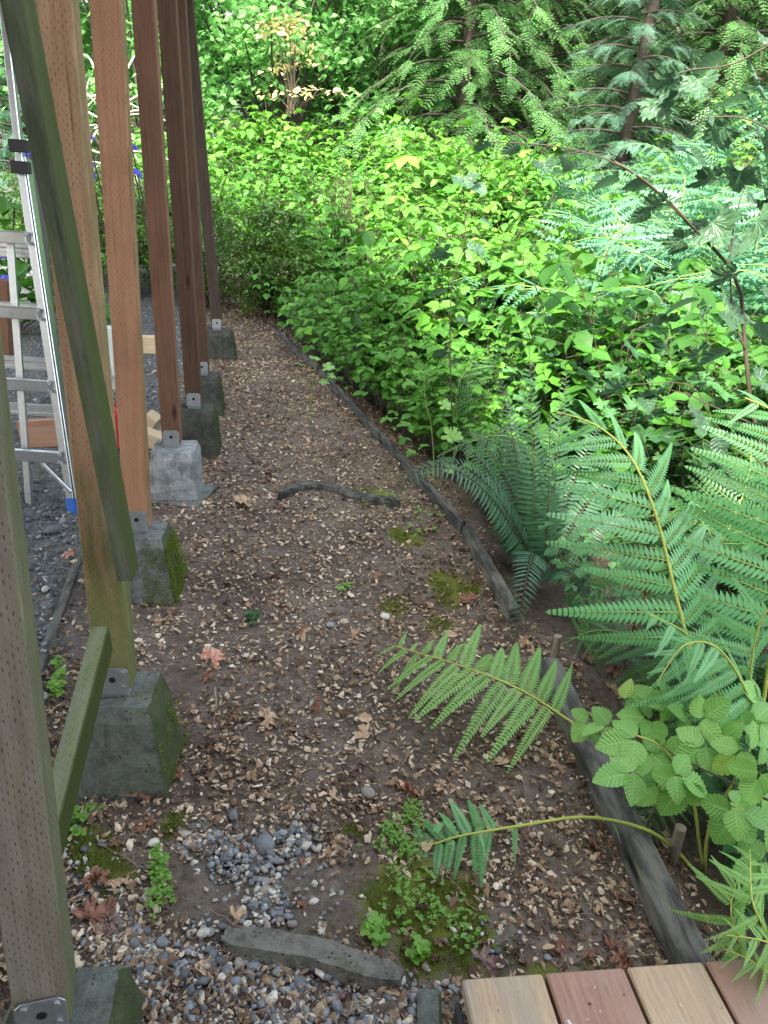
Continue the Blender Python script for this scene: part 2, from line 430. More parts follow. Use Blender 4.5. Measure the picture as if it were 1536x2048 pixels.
# ground -----------------------------------------------------------
def ground_mat():
    g = NT('soil'); pos = g.n('ShaderNodeNewGeometry').outputs['Position']
    s = g.n('ShaderNodeSeparateXYZ', {0: pos}); x, y, z = s.outputs
    n1 = g.noise(2.6, 8, .75, pos); n2 = g.noise(45, 6, .75, pos); n3 = g.noise(260, 4, .7, pos)
    c = g.mix(g.step(n1, .32, .7), (.085, .063, .047), (.27, .22, .168))
    c = g.mix(g.math('MULTIPLY', g.step(n2, .42, .68), .7), c, (.045, .030, .023))
    c = g.mix(g.math('MULTIPLY', g.step(n3, .55, .7), .55), c, (.23, .18, .13))
    c = g.mix(g.math('MULTIPLY', g.step(g.noise(11, 5, .6, pos), .54, .66), .45), c, (.17, .155, .125))
    # grey grit left of the post row
    rx = g.math('SUBTRACT', g.math('MULTIPLY', y, -.155), .56)
    left = g.step(g.math('SUBTRACT', x, g.math('ADD', rx, g.math('MULTIPLY', g.math('SUBTRACT', n1, .5), .3))), -.05, -.35)
    vor = g.n('ShaderNodeTexVoronoi', {'Vector': pos, 'Scale': 85.0})
    gc = g.mix(vor.outputs['Color'], (.06, .065, .065), (.20, .21, .205))
    c = g.mix(g.math('MULTIPLY', left, .85), c, gc)
    # thin moss film
    mo = g.math('MULTIPLY', g.step(g.noise(1.9, 5, .6, pos), .60, .72), g.step(n2, .38, .55))
    c = g.mix(g.math('MULTIPLY', mo, .5), c, (.06, .08, .015))
    mm = g.step(g.math('ADD', g.attr('rnd'), g.math('SUBTRACT', g.math('MULTIPLY', n2, .9), .45)), .38, .62)
    mm = g.math('MULTIPLY', mm, g.math('LESS_THAN', x, 1.2)); c = g.mix(g.math('MULTIPLY', mm, .9), c, g.mix(n3, (.07, .085, .012), (.21, .23, .04)))
    h = g.math('ADD', g.math('MULTIPLY', n2, .8), g.math('ADD', g.math('MULTIPLY', n3, .35), g.math('MULTIPLY', left, vor.outputs['Distance'])))
    return g.done(g.bsdf(c, .95, .12, g.bump(h, .9, .018)))
M_soil = ground_mat()
def grid(x0, x1, nx, y0, y1, ny, zf, py=1.0):
    xs = np.linspace(x0, x1, nx); ys = y0 + (y1-y0)*np.linspace(0, 1, ny)**py
    X, Y = np.meshgrid(xs, ys); Z = zf(X, Y)
    V = np.stack([X, Y, Z], -1).reshape(-1, 3); i = np.arange(ny-1)[:, None]*nx + np.arange(nx-1)[None]
    i = i.ravel(); tr = np.concatenate([np.stack([i, i+1, i+nx+1], 1), np.stack([i, i+nx+1, i+nx], 1)])
    o = T(); o.add(V, tr, 0, 0.); return o
def rough(x, y):
    r = .006*np.sin(23*x+3*np.sin(9*y))*np.sin(19*y+2*np.sin(11*x)) + .004*np.sin(41*x+y*5)*np.sin(37*y)
    return gz(x, y) + r
obj('ground', grid(-60, 60, 201, -14, 90, 260, rough, 2.2), M_soil, smooth=True, kind='structure')
MOSS = [(820, 1780, .10), (870, 1840, .12), (930, 1900, .08), (780, 1830, .08), (850, 1900, .08), (940, 1790, .05), (700, 1670, .03), (345, 1660, .04), (190, 1720, .05), (165, 1680, .05), (240, 1760, .05),
        (760, 1000, .10), (720, 990, .06), (820, 1085, .08), (800, 1070, .07), (890, 1165, .10), (900, 1195, .08), (880, 1250, .07), (940, 1180, .06), (790, 1215, .07), (1000, 1960, .05), (1080, 1965, .04)]
# the fine sheet of the path, a finger above the wide one
pg = grid(-2.6, 1.2, 170, .2, 10.5, 340, lambda x, y: rough(x, y) + .012 + .006*np.sin(61*x+2*np.sin(33*y))*np.sin(53*y) , 1.3).cat()
mk = np.zeros(len(pg.v[0]))
for a_, b_, r_ in MOSS: c_ = G(a_, b_); mk = np.maximum(mk, np.exp(-((pg.v[0][:, 0]-c_[0])**2+((pg.v[0][:, 1]-c_[1])*.9)**2)/(r_*r_)))
pg.r = [mk]
obj('path', pg, M_soil, smooth=True, kind='structure')
def pz(x, y): return gz(x, y) + .014

# ------------------------------------------------------------------ posts, piers, braces, overhead deck
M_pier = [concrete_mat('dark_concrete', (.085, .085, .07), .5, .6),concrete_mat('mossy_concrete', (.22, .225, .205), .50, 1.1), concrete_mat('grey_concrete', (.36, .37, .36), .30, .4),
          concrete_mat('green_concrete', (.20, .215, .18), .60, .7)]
ORA, ORB = (.30, .15, .08), (.41, .225, .13)
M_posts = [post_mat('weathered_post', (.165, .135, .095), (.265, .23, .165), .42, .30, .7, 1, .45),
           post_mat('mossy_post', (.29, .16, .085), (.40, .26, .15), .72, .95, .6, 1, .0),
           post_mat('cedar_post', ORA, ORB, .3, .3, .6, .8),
           post_mat('shaded_cedar_post', (.110, .056, .033), (.175, .092, .055), .2, .2, .3, .55),  # same wood as the nearer posts, with the deck's shade put into its colour
           post_mat('deep_shaded_post', (.055, .030, .019), (.10, .055, .034), .2, .2, .3, .4),  # deeper shade put into the wood colour further down the row
           post_mat('darkest_shaded_post', (.035, .024, .018), (.075, .05, .035), .2, .2, .3, .2)]  # last post: its lack of light put into a near black colour
M_zinc = metal_mat('galvanised_steel', (.50, .53, .54), .45, .85, .5)
M_dark = plain('dark_iron', (.03, .03, .03), .6, .4, .5)
# (bracket bottom px, top px at frame top, pier w/d/h/taper, post mat, pier mat, label)
PW = .09
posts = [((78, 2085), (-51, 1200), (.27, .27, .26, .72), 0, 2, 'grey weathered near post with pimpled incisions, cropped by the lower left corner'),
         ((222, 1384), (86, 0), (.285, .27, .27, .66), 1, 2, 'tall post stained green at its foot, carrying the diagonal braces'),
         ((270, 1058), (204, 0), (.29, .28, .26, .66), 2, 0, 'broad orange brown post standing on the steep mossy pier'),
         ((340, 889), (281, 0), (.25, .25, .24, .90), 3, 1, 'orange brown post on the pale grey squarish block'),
         ((385, 811), (329, 0), (.28, .27, .23, .78), 4, 0, 'post coloured dark for the shade, beyond the pale grey block'),
         ((402, 745), (352, 0), (.28, .27, .23, .74), 4, 2, 'narrowly seen post tucked behind the shade darkened one'),
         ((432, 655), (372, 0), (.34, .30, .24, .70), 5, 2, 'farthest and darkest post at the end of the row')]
DECKZ = 3.05
M_moss0 = leaf_mat('pier_moss', (.035, .06, .006), (.09, .13, .012), (.17, .22, .03), .2, .8, .2)
from mathutils import noise as mnoise
def nz2_(a_, b_): return np.array([mnoise.noise(Vector((p_, q_, 1.3))) for p_, q_ in zip(a_, b_)])
POSTS = []
pier_labels = ['green flat topped concrete pier under the near cropped post', 'dark tapered concrete pier under the green stained post',
    'steep concrete pier with a thick moss flank', 'pale grey squarish concrete block on a thin slab', 'grey concrete pier with a yellow green edge under the fifth post',
    'small dark concrete pier partly hidden by the fifth post', 'black looking concrete pier at the end of the row']
for i, (b, t, pr, pm, cm, lab) in enumerate(posts):
    B = G(b[0], b[1], .295); 
    if i == 0: B = CP + 1.29*ray(62, 1998) - np.array([0, 0, .078])
    Tp = AY(t[0], t[1], B[1]+[.06, .17, .05, 0, 0, 0, 0][i])
    d = (Tp-B)/(Tp[2]-B[2]); top = B + d*(DECKZ-B[2]); POSTS.append((B, d))
    e = empty('timber_post', (B[0], B[1]+PW/2, B[2]), lab, 'post', 'timber posts in a row on concrete piers')
    L = np.linalg.norm(top-B)
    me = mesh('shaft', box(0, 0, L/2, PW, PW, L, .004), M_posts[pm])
    zz = nrm(top-B); YAW = math.radians([17, 9, 10, 9, 9, 9, 9][i]); yy = nrm(np.cross(zz, (math.cos(YAW), math.sin(YAW), 0))); xx = np.cross(yy, zz); R = np.stack([xx, yy, zz], 1)
    e.rotation_euler = (0, 0, 0)
    share('shaft', me, e, R)
    # steel post base: two cheeks, bolts and a stub
    for s in (-1, 1):
        pl = T(); c = .010
        hw, hh, th = .040, .078, .0025
        ring = [(-hw+c, 0), (hw-c, 0), (hw, 0+.004), (hw, hh-c), (hw-c, hh), (-hw+c, hh), (-hw, hh-c), (-hw, .004)]
        V = [(x, s*(PW/2+.0012), z-.004) for x, z in ring] + [(x, s*(PW/2+.0012+th), z-.004) for x, z in ring]
        tr = []
        for j in range(1, 7): tr += [(0, j, j+1), (8, 8+j+1, 8+j)]
        for j in range(8): k = (j+1) % 8; tr += [(j, k, k+8), (j, k+8, j+8)]
        pl.add(V, tr); br = obj('bracket', pl, M_zinc, e); br.rotation_euler = (0, 0, YAW)
        for bx, bz in ((-.026, .062), (.026, .062), (-.026, .018), (.026, .018)):
            if i > 3: break
            o = tube([(bx, s*(PW/2+.003), bz), (bx, s*(PW/2+.008), bz)], .0055, 6); obj('bolt', o, M_zinc, br)
        o = tube([(0, s*(PW/2+.003), .04), (0, s*(PW/2+.0050), .04)], .009, 8); obj('bolt_hole', o, M_dark, br)
    w, dp, h, tp = pr; zb = float(gz(B[0], B[1]))
    ph = B[2] - zb - .022
    st = box(0, 0, -.010, .07, .07, .03, 0); obj('standoff', st, M_zinc, e).rotation_euler = (0, 0, YAW)
    # pier: tapered block with chipped, uneven faces
    pe = box(0, 0, 0, w, dp, 1, .06, 0, .5, tp, tp)
    bt = T(); lv = np.linspace(0, 1, 9); V = []; n = 24
    for f in lv:
        hx = w/2*(1-(1-tp)*f); hy = dp/2*(1-(1-tp)*f); ins = .010 if f == 1 else 0
        for k in range(n):
            q = k/n*4; sdi = int(q); u = (q-sdi)*2-1
            x, y = [(u, -1), (1, u), (-u, 1), (-1, -u)][sdi]
            if abs(abs(x)-1) < .01 and abs(abs(y)-1) < .01: x *= .96; y *= .96
            jx, jy = rng.normal(0, .0022, 2)
            V.append((x*(hx-ins)+jx, y*(hy-ins)+jy, f*(ph+.05)-.05 + (rng.normal(0, .002) if f == 1 else 0)))
    tr = []
    for a in range(8):
        for k in range(n):
            p, q = a*n+k, a*n+(k+1) % n; tr += [(p, q, q+n), (p, q+n, p+n)]
    V.append((0, 0, ph)); c0 = len(V)-1
    for k in range(n): tr.append((8*n+k, 8*n+(k+1) % n, c0))
    bt.add(V, tr)
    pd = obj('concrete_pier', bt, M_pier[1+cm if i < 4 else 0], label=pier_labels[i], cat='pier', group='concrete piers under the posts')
    pd.location = (B[0]+(.012 if i else .02), B[1]+PW/2, zb); pd.rotation_euler = (0, 0, math.radians([7, 4, 6, 8, 8, 8, 8][i]))
    if i in (1, 2):
        fz = T(); blade = T(); blade.add([(-.25, 0, 0), (.25, 0, 0), (0, 0, 1), (0, -.25, 0), (0, .25, 0), (.2, 0, .9)], [(0, 1, 2), (3, 4, 5)], 0, .5); nb_ = [1200, 5200][i-1]
        f_ = rng.uniform(0, 1, nb_)**1.3*[.75, .9][i-1]; u_ = rng.uniform(-1, 1, nb_); hx = w/2*(1-(1-tp)*f_); hy = dp/2*(1-(1-tp)*f_)
        P_ = np.stack([hx+.001, u_*hy, f_*ph], 1); kk = nz2_(P_[:, 1]*30, P_[:, 2]*22+i) + rng.uniform(-.3, .3, nb_) > [.15, -.22][i-1]
        if i == 2:
            q_ = rng.uniform(0, 1, nb_) < .22; P_[q_, 0] = hx[q_]*rng.uniform(.1, 1, q_.sum()); P_[q_, 1] = -hy[q_]-.001
        P_ = P_[kk]; nb_ = len(P_); M_ = eulers(rng.normal(0, .5, nb_), rng.normal(1.2, .4, nb_), rng.uniform(-.5, .5, nb_))*(.006*rng.uniform(.6, 1.6, nb_))[:, None, None]
        scatter(fz, [blade], np.zeros(nb_, int), M_, P_, rng.normal(0, .2, nb_)); obj('moss', fz, M_moss0, pd, kind='stuff')
    if i == 3:
        sl = obj('paving_slab', box(0, 0, 0, .31, .31, .03, .004), M_pier[1], label='thin concrete slab under the pale grey block', cat='slab')
        sl.location = (B[0]+.03, B[1]+PW/2-.01, zb+.012); sl.rotation_euler = (0, 0, -.1)

# diagonal brace between the near post and the mossy one, on their path side
M_brace = post_mat('weathered_brace', (.045, .062, .034), (.13, .155, .10), .42, 3.0, .9, 0, .35, 1)
lo = AY(257, 1150, POSTS[1][0][1]-.02); hi = AY(35, 0, POSTS[1][0][1]-.15)
dd = hi-lo; hi2 = lo + dd*1.35
bo = beam_obj('diagonal_brace', lo, hi2, .060, .036, M_brace, upv=(1, 0, 0), label='grey lichen covered brace slanting down across the green stained post', cat='brace')
M_strut = post_mat('mossy_strut', (.10, .11, .07), (.20, .21, .14), .5, 3.0, 1.0, 1, .3)
p = AY(205, 1275, POSTS[1][0][1]-.03); q = AY(72, 1790, POSTS[0][0][1]+.16)
beam_obj('low_strut', p, q, .04, .085, M_strut, upv=(0, 0, 1), label='short mossy strut sloping down between the two nearest posts', cat='strut')

# overhead deck the posts carry (above the frame, it shades the posts)
dk = empty('overhead_deck', (-3.2, 3, DECKZ), 'timber deck carried overhead by the row of posts', 'deck')
M_deckwood = post_mat('deck_timber', (.20, .12, .07), (.30, .19, .11), .0, 1, .0, 0, .3)
b = beam((row_x(-2.5)+.0, -2.5, .09), (row_x(7.6), 7.6, .09), .09, .18); b.cat(); b.v[0] = b.v[0] - np.array([-3.2, 3, 0]); obj('beam', b, M_deckwood, dk)
for k in range(17):
    y = -2.4 + k*.6; x1 = float(row_x(y))+.12
    b = box((x1-5.6)/2+3.2, y-3, .27, x1+5.6, .04, .18); obj('joist', b, M_deckwood, dk)
bm = None
for k in range(44):
    x = -5.55 + k*.145
    if x > .1: break
    y1 = min(7.7, (-x-.30)/.155)
    if y1 < -2.4: continue
    me = mesh('board', box(0, 0, 0, .138, y1+2.6, .03), M_deckwood); share('board', me, dk, None, (x+3.2, (y1-2.6)/2-3, .378))

hw = empty('shade_wall', (-2.6, -2.3, 0), 'unseen boarded wall added behind the viewer to shade the foreground', 'wall')  # added out of view, its height and width shaped to shade posts and foreground
for k in range(40):
    share('board', mesh('board', box(1.4, 0, 0, 9.2, .03, .155), M_deckwood), hw, None, (0, 0, -.02+k*.158))
# ------------------------------------------------------------------ timber edging, steps, boards
M_edge = post_mat('edging_timber', (.022, .021, .017), (.068, .065, .054), .30, 2., .0, 0, .4)
M_edge2 = post_mat('edging_board', (.020, .021, .018), (.052, .052, .045), .25, 2., .0, 0, .3)
def edging(a, b, w, h, lab, ztop, mat):
    a = np.array([a[0], a[1], ztop-h/2]); b = np.array([b[0], b[1], ztop-h/2])
    return beam_obj('edging_timber', a, b, w, h, mat, upv=(0, 0, 1), bev=.004, label=lab, cat='edging', group='timbers edging the path')
zt = .085
edging(G(1474, 2080, zt), G(1098, 1315, zt), .075, .12, 'thick dark timber edging beside the deck boards', zt, M_edge)
edging(G(1030, 1215, .07), G(935, 1050, .07), .045, .13, 'edging timber half hidden under the sword fern', .07, M_edge)
edging(G(928, 1042, .08), G(640, 735, .08), .030, .14, 'long thin edging board on the far right of the path', .08, M_edge2)
edging(G(636, 730, .08), G(500, 615, .08), .030, .14, 'farthest edging board running into the dark under the shrubs', .08, M_edge2)
# thin sunk board along the gravel
a, b = G(160, 1125), G(60, 1405)
beam_obj('sunk_board', (a[0], a[1], .0), (b[0], b[1], .0), .035, .07, M_edge2, upv=(0, 0, 1), label='thin sunken board between the grey gravel and the litter', cat='board')
# stakes
M_stake = post_mat('stake_wood', (.15, .12, .08), (.25, .22, .16), .3, 1, .3, 0, .4)
for (px, py, lab) in ((1362, 1655, 'round wooden stake behind the thick edging timber'), (1116, 1272, 'small wooden stake beside the sword fern')):
    p = G(px, py, .13); obj('stake', tube([(p[0]+.01, p[1]+.01, -.15), (p[0], p[1], .13)], .014, 8), M_stake, label=lab, cat='stake')

# weathered half buried timbers across the path
def buried(px, zt, w, h, lab, mat, name='buried_timber', cat='timber'):
    P = [G(a, b, zt) for a, b in px]; C = spline(P, 14); o = T(); V = []; n = len(C)
    for i, c in enumerate(C):
        tg = nrm(C[min(i+1, n-1)]-C[max(i-1, 0)]); s = nrm(np.cross(tg, (0, 0, 1)))
        k = min(1, .45+min(i, n-1-i)*.3)
        for (u, z) in ((-1, -1), (-1, .6), (-.7, 1), (.7, 1), (1, .6), (1, -1)):
            j = rng.normal(0, .002, 3); V.append(c + s*u*w/2*k + np.array([0, 0, (z-1)*h/2]) + j)
    tr = []
    for i in range(n-1):
        for j in range(5): a = i*6+j; tr += [(a, a+6, a+7), (a, a+7, a+1)]
    for k0, sgn in ((0, 1), ((n-1)*6, -1)):
        for j in range(1, 5): tr.append((k0, k0+j, k0+j+1) if sgn > 0 else (k0, k0+j+1, k0+j))
    o.add(V, tr); return obj(name, o, mat, smooth=False, label=lab, cat=cat)
M_old = concrete_mat('lichened_timber', (.22, .205, .17), .48, .1)
buried([(450, 1868), (530, 1878), (620, 1892), (700, 1918), (805, 1950)], .050, .075, .12, 'lichened timber half buried near the gravel at the bottom', M_old)
buried([(560, 985), (600, 966), (660, 968), (720, 985), (800, 1000)], .055, .06, .09, 'curved old timber lying across the middle of the path', M_edge2)
b = G(868, 2010, .03); o = obj('concrete_block', box(0, 0, 0, .05, .09, .09, .008), M_pier[3], label='small mossy block at the corner of the deck boards', cat='block'); o.location = (b[0]-.01, b[1]-.02, .005)
b = G(95, 1705, .0)


# deck boards at the lower right
def deckboard_mat(name, a, b_, c_):
    g = NT(name); tc = g.n('ShaderNodeTexCoord').outputs['Object']; oi = g.n('ShaderNodeObjectInfo').outputs['Random']
    off = g.n('ShaderNodeCombineXYZ', {0: g.math('MULTIPLY', oi, 9.0), 1: oi, 2: oi}).outputs[0]
    v = g.n('ShaderNodeVectorMath', {0: tc, 1: off}, operation='ADD').outputs[0]
    gr = g.noise(3, 7, .7, g.n('ShaderNodeMapping', {0: v, 3: (34, 2.2, 34)}).outputs[0])
    band = g.noise(2, 2, .5, g.n('ShaderNodeMapping', {0: v, 3: (6, 1.2, 6)}).outputs[0])
    c = g.mix(g.step(gr, .3, .7), a, b_); c = g.mix(g.math('MULTIPLY', g.step(band, .46, .66), .6), c, c_)
    fine = g.noise(8, 3, .6, g.n('ShaderNodeMapping', {0: v, 3: (60, 3, 60)}).outputs[0])
    c = g.mix(g.math('MULTIPLY', g.step(fine, .55, .68), .35), c, tuple(x*.35 for x in a))
    sp = g.math('MULTIPLY', g.step(g.noise(70, 2, .5, v), .70, .74), g.step(g.noise(9, 2, .5, v), .5, .6))
    c = g.mix(g.math('MULTIPLY', sp, .8), c, (.62, .62, .6))
    st = g.step(g.noise(14, 5, .7, v), .62, .72); c = g.mix(g.math('MULTIPLY', st, .35), c, (.30, .27, .24))
    return g.done(g.bsdf(c, .62, .35, g.bump(g.math('ADD', gr, fine), .4, .0016)))
M_tan = deckboard_mat('tan_deck_board', (.27, .185, .10), (.42, .31, .19), (.22, .195, .155))
M_red = deckboard_mat('red_deck_board', (.21, .11, .07), (.31, .18, .125), (.25, .18, .13))
DZ = .205
dA, dB = G(921, 1957, DZ), G(1536, 1912, DZ)
dirx = nrm((dB-dA)*[1, 1, 0]); diry = np.array([-dirx[1], dirx[0], 0])
wb = np.linalg.norm(G(1088, 1945, DZ)-dA)
db = empty('deck_step', (dA[0], dA[1], 0), 'low step of alternating tan and reddish deck boards in the lower right corner', 'deck')
for k in range(8):
    me = mesh('board', box(wb*k+wb/2, -.8, DZ-.016, wb-.007, 1.6, .032, .004), M_tan if k % 2 == 0 else M_red)
    share('board', me, db, np.stack([dirx, diry, (0, 0, 1)], 1))
Rk = np.stack([dirx, diry, (0, 0, 1)], 1)
share('joist', mesh('joist', box(wb*4+.01, -.075, .100, wb*8-.04, .04, .138, .003), M_tan), db, Rk)
share('joist', mesh('joist', box(wb*4+.01, -1.4, .100, wb*8-.04, .04, .138, .003), M_tan), db, Rk)
share('side_joist', mesh('side_joist', box(.018, -.75, .095, .036, 1.28, .13, .003), M_tan), db, Rk)
share('end_bracket', mesh('end_bracket', box(-.006, -.045, .135, .010, .05, .07, .002), M_dark), db, Rk)

for k in range(6):
    for s_ in (-.03, .03):
        p_ = dA + dirx*(wb*k+wb/2+s_) - diry*.075*1.0; p_ = p_ - np.array([0, 0, 0])
# ------------------------------------------------------------------ scatter on the path
M_chip = NT('litter_chips'); g = M_chip
c = g.ramp(g.attr('rnd'), [(0, (.035, .023, .015)), (.25, (.115, .068, .038)), (.45, (.25, .165, .095)), (.7, (.43, .32, .20)), (1, (.66, .56, .41))])
M_chip = g.done(g.bsdf(g.mix(g.math('MULTIPLY', g.noise(300, 2, .6, g.n('ShaderNodeNewGeometry').outputs['Position']), .3), c, (.12, .08, .06)), .85, .2))
g = NT('river_pebble'); r_ = g.attr('rnd'); pos = g.n('ShaderNodeNewGeometry').outputs['Position']
c = g.ramp(r_, [(0, (.07, .075, .075)), (.3, (.145, .155, .16)), (.5, (.23, .25, .25)), (.65, (.20, .16, .12)), (.8, (.34, .31, .25)), (1, (.55, .51, .41))])
M_peb = g.done(g.bsdf(g.mix(g.step(g.noise(160, 3, .6, pos), .5, .8), c, (.10, .09, .08)), .7, .3))
g = NT('dark_gravel'); r_ = g.attr('rnd'); pos = g.n('ShaderNodeNewGeometry').outputs['Position']
c = g.ramp(r_, [(0, (.055, .06, .062)), (.5, (.13, .14, .14)), (.8, (.24, .25, .24)), (1, (.44, .40, .33))])
M_grav = g.done(g.bsdf(c, .75, .3, g.bump(g.noise(180, 3, .6, pos), .3, .002)))
def deadleaf(name, a, b_):
    g = NT(name); tc = g.n('ShaderNodeTexCoord').outputs['Object']
    n = g.noise(6, 5, .6, tc); luv = g.n('ShaderNodeSeparateXYZ', {0: g.attr('luv', 'Vector')})
    ang = g.math('ARCTAN2', luv.outputs[0], g.math('SUBTRACT', luv.outputs[1], .25))
    v = g.step(g.math('ABSOLUTE', g.math('SINE', g.math('MULTIPLY', ang, 2.9))), .12, .0)
    c = g.mix(g.step(n, .35, .65), a, b_); c = g.mix(g.math('MULTIPLY', v, .4), c, tuple(x*.4 for x in a))
    return g.done(g.bsdf(c, .6, .35, g.bump(g.math('ADD', n, v), .5, .01)))
M_dead = [deadleaf('brown_dead_leaf', (.13, .055, .03), (.26, .12, .07)), deadleaf('tan_dead_leaf', (.32, .20, .11), (.48, .34, .21)),
          deadleaf('salmon_dead_leaf', (.42, .19, .12), (.58, .32, .22)), deadleaf('purple_dead_leaf', (.13, .075, .065), (.26, .17, .145))]
M_twig = stem_mat('twig_bark', (.12, .07, .045), (.34, .25, .18))

def ico(seed, sq=(1, .75, .5), jit=.12):
    import bmesh as _b
    bm = _b.new(); _b.ops.create_icosphere(bm, subdivisions=1, radius=1); rg = np.random.default_rng(seed)
    v = np.array([x.co[:] for x in bm.verts]); t = np.array([[q.index for q in f.verts] for f in bm.faces]); bm.free()
    v = v*np.array(sq)*(1+rg.normal(0, jit, (len(v), 1))); o = T(); o.add(v, t, 0, .0); return o
pebs = [ico(s, (1, rng.uniform(.5, .95), rng.uniform(.3, .6)), .17) for s in range(6)]
def flake(seed):
    rg = np.random.default_rng(seed); n = rg.integers(5, 8); a = np.sort(rg.uniform(0, 6.28, n)); asp = rg.uniform(.3, .8)
    V = [(0, 0, rg.uniform(.05, .4))] + [(math.cos(x)*rg.uniform(.6, 1.1), math.sin(x)*asp*rg.uniform(.6, 1.1), rg.uniform(-.15, .15)) for x in a]
    o = T(); o.add(V, [(0, 1+i, 1+(i+1) % n) for i in range(n)], 0, 0.); return o
flakes = [flake(s) for s in range(12)]
def shell(seed):   # peanut-like pod: two lobes
    rg = np.random.default_rng(seed); pts = np.array([(-1, 0, 0), (-.75, 0, 0), (-.4, .05, 0), (0, .05, 0), (.4, 0, 0), (.8, -.05, 0), (1, -.05, 0)])
    return tube(pts, np.array([.08, .33, .42, .27, .40, .30, .06]), 6, 0, 0., False)
shells = [ico(s+40, (1.1, .62, .45), .22) for s in range(2)]
def needle(seed):
    rg = np.random.default_rng(seed); return tube(spline([(-1, 0, 0), (-.3, rg.uniform(-.3, .3), .1), (.4, rg.uniform(-.3, .3), .08), (1, rg.uniform(-.4, .4), 0)], 5), .022, 3, 0, 0., False)
needles = [needle(s) for s in range(4)]
litT = flakes + shells + needles + pebs      # 12,2,4,6

def patches(n, cx, cy_, sx, sy):  # clustered points
    return rng.normal(0, 1, (n, 2))*[sx, sy]+[cx, cy_]
def visible_path(n, y0=.85, y1=10, right=.05):
    """sample with density falling with distance"""
    u = rng.uniform(0, 1, n); y = y0*(y1/y0)**u; lo_, hi_ = row_x(y)-.35, edge_x(y)+right
    x = lo_ + (hi_-lo_)*rng.uniform(0, 1, n); return x, y
from mathutils import noise as mnoise
def nz2(x, y, s, o=0.):
    return np.array([mnoise.noise(Vector((a*s+o, b_*s, o))) for a, b_ in zip(x, y)])
BARE = [(455, 1800, .10), (420, 1770, .06), (500, 1850, .05), (620, 1790, .09), (670, 1830, .06), (600, 1690, .05), (560, 1750, .03)]
def litter():
    out = T(); N = 88000
    x, y = visible_path(N); d = nz2(x, y, 1.6, 3.1)*.7 + nz2(x, y, 5.5, 9.)*.6
    for (a_, b_, r_) in BARE: c_ = G(a_, b_); d = d - 1.6*np.exp(-((x-c_[0])**2+(y-c_[1])**2)/(r_*r_))
    for (a_, b_, r_) in MOSS[:17]: c_ = G(a_, b_); d = d - .55*np.exp(-((x-c_[0])**2+(y-c_[1])**2)/(r_*r_))
    keep = d + rng.uniform(-.5, .5, N) > -.22
    x, y = x[keep], y[keep]; n = len(x)
    kind = rng.uniform(0, 1, n); idx = np.where(kind < .70, rng.integers(0, 12, n), np.where(kind < .745, rng.integers(12, 14, n), np.where(kind < .90, rng.integers(14, 18, n), rng.integers(18, 24, n))))
    sc = np.exp(rng.normal(math.log(.0050), .66, n)) * (1 + .08*y)
    sc = np.minimum(sc, .015*(1+.06*y)); sc = np.where((idx >= 14) & (idx < 18), np.minimum(sc, .007)*rng.uniform(1.5, 4.5, n), sc); sc = np.where((idx >= 12) & (idx < 14), rng.uniform(.005, .0105, n), sc)
    sc = np.where(idx >= 18, sc*.8, sc)
    Mx = eulers(rng.normal(0, .35, n), rng.normal(0, .35, n), rng.uniform(0, 6.28, n))*sc[:, None, None]
    dr = np.clip(rng.beta(1.25, 1.5, n)+.30*nz2(x, y, 2.3, 7.), 0, 1); dr = np.where((idx >= 14) & (idx < 18), rng.uniform(.15, .6, n), dr); dr = np.where((idx >= 12) & (idx < 14), rng.uniform(.6, 1, n), dr)
    P = np.stack([x, y, pz(x, y)+sc*.25 + .004], 1); scatter(out, litT, idx, Mx, P, dr)
    return out
def fragments():
    out = T(); x, y = visible_path(6500, .9, 9); k = nz2(x, y, 1.9, 21.)*.9 + rng.uniform(-.4, .4, len(x)) > .0
    for (a_, b_, r_) in BARE: c_ = G(a_, b_); k &= ((x-c_[0])**2+(y-c_[1])**2) > r_*r_*.6
    x, y = x[k], y[k]; n = len(x); sc = rng.uniform(.009, .024, n)
    fr = [lobed(3, 2, .5, .35, 0, 0., s).cat() for s in (1, 2)] + [leaflet(1, .35, 4, .2, .5, .6, .5, 0, 0.).cat(), leaflet(1, .22, 4, .3, -.5, -.4, .5, 0, 0.).cat()] + flakes[:3]
    M = eulers(rng.normal(0, .4, n), rng.normal(0, .35, n), rng.uniform(0, 6.28, n))*sc[:, None, None]
    scatter(out, fr, rng.integers(0, 7, n), M, np.stack([x, y, pz(x, y)+.007], 1), np.clip(rng.beta(1.2, 1.8, n)*.85, 0, 1)); out.c = [np.zeros_like(v) for v in out.v]; return out
obj('leaf_fragments', fragments(), M_chip, kind='stuff', label='matted scraps of rotting leaves on the path', cat='litter')
obj('path_litter', litter(), M_chip, kind='stuff', label='bark chips, shells and needles strewn on the path', cat='litter')
def gravel(name, x, y, size, mat, lab, z0=0.0, lo=0., hi=1.):
    out = T(); n = len(x); sc = np.exp(rng.normal(math.log(size), .38, n))
    Mx = eulers(rng.normal(0, .4, n), rng.normal(0, .4, n), rng.uniform(0, 6.28, n))*sc[:, None, None]
    scatter(out, pebs, rng.integers(0, 6, n), Mx, np.stack([x, y, pz(x, y)+z0+rng.uniform(0, .5, n)*sc], 1), rng.uniform(lo, hi, n))
    return obj(name, out, mat, kind='stuff', smooth=True, label=lab, cat='gravel')
# dark gravel yard left of the posts
n = 9500; u = rng.uniform(0, 1, n); y = 1.7*(9/1.7)**u; x = row_x(y)-.32 - rng.uniform(0, 1, n)**1.0*(1.4+.22*y) - .1*np.sin(y*3)
gravel('gravel', x, y, .0095, M_grav, 'dark grey gravel of the yard left of the posts', 0, 0, .95)
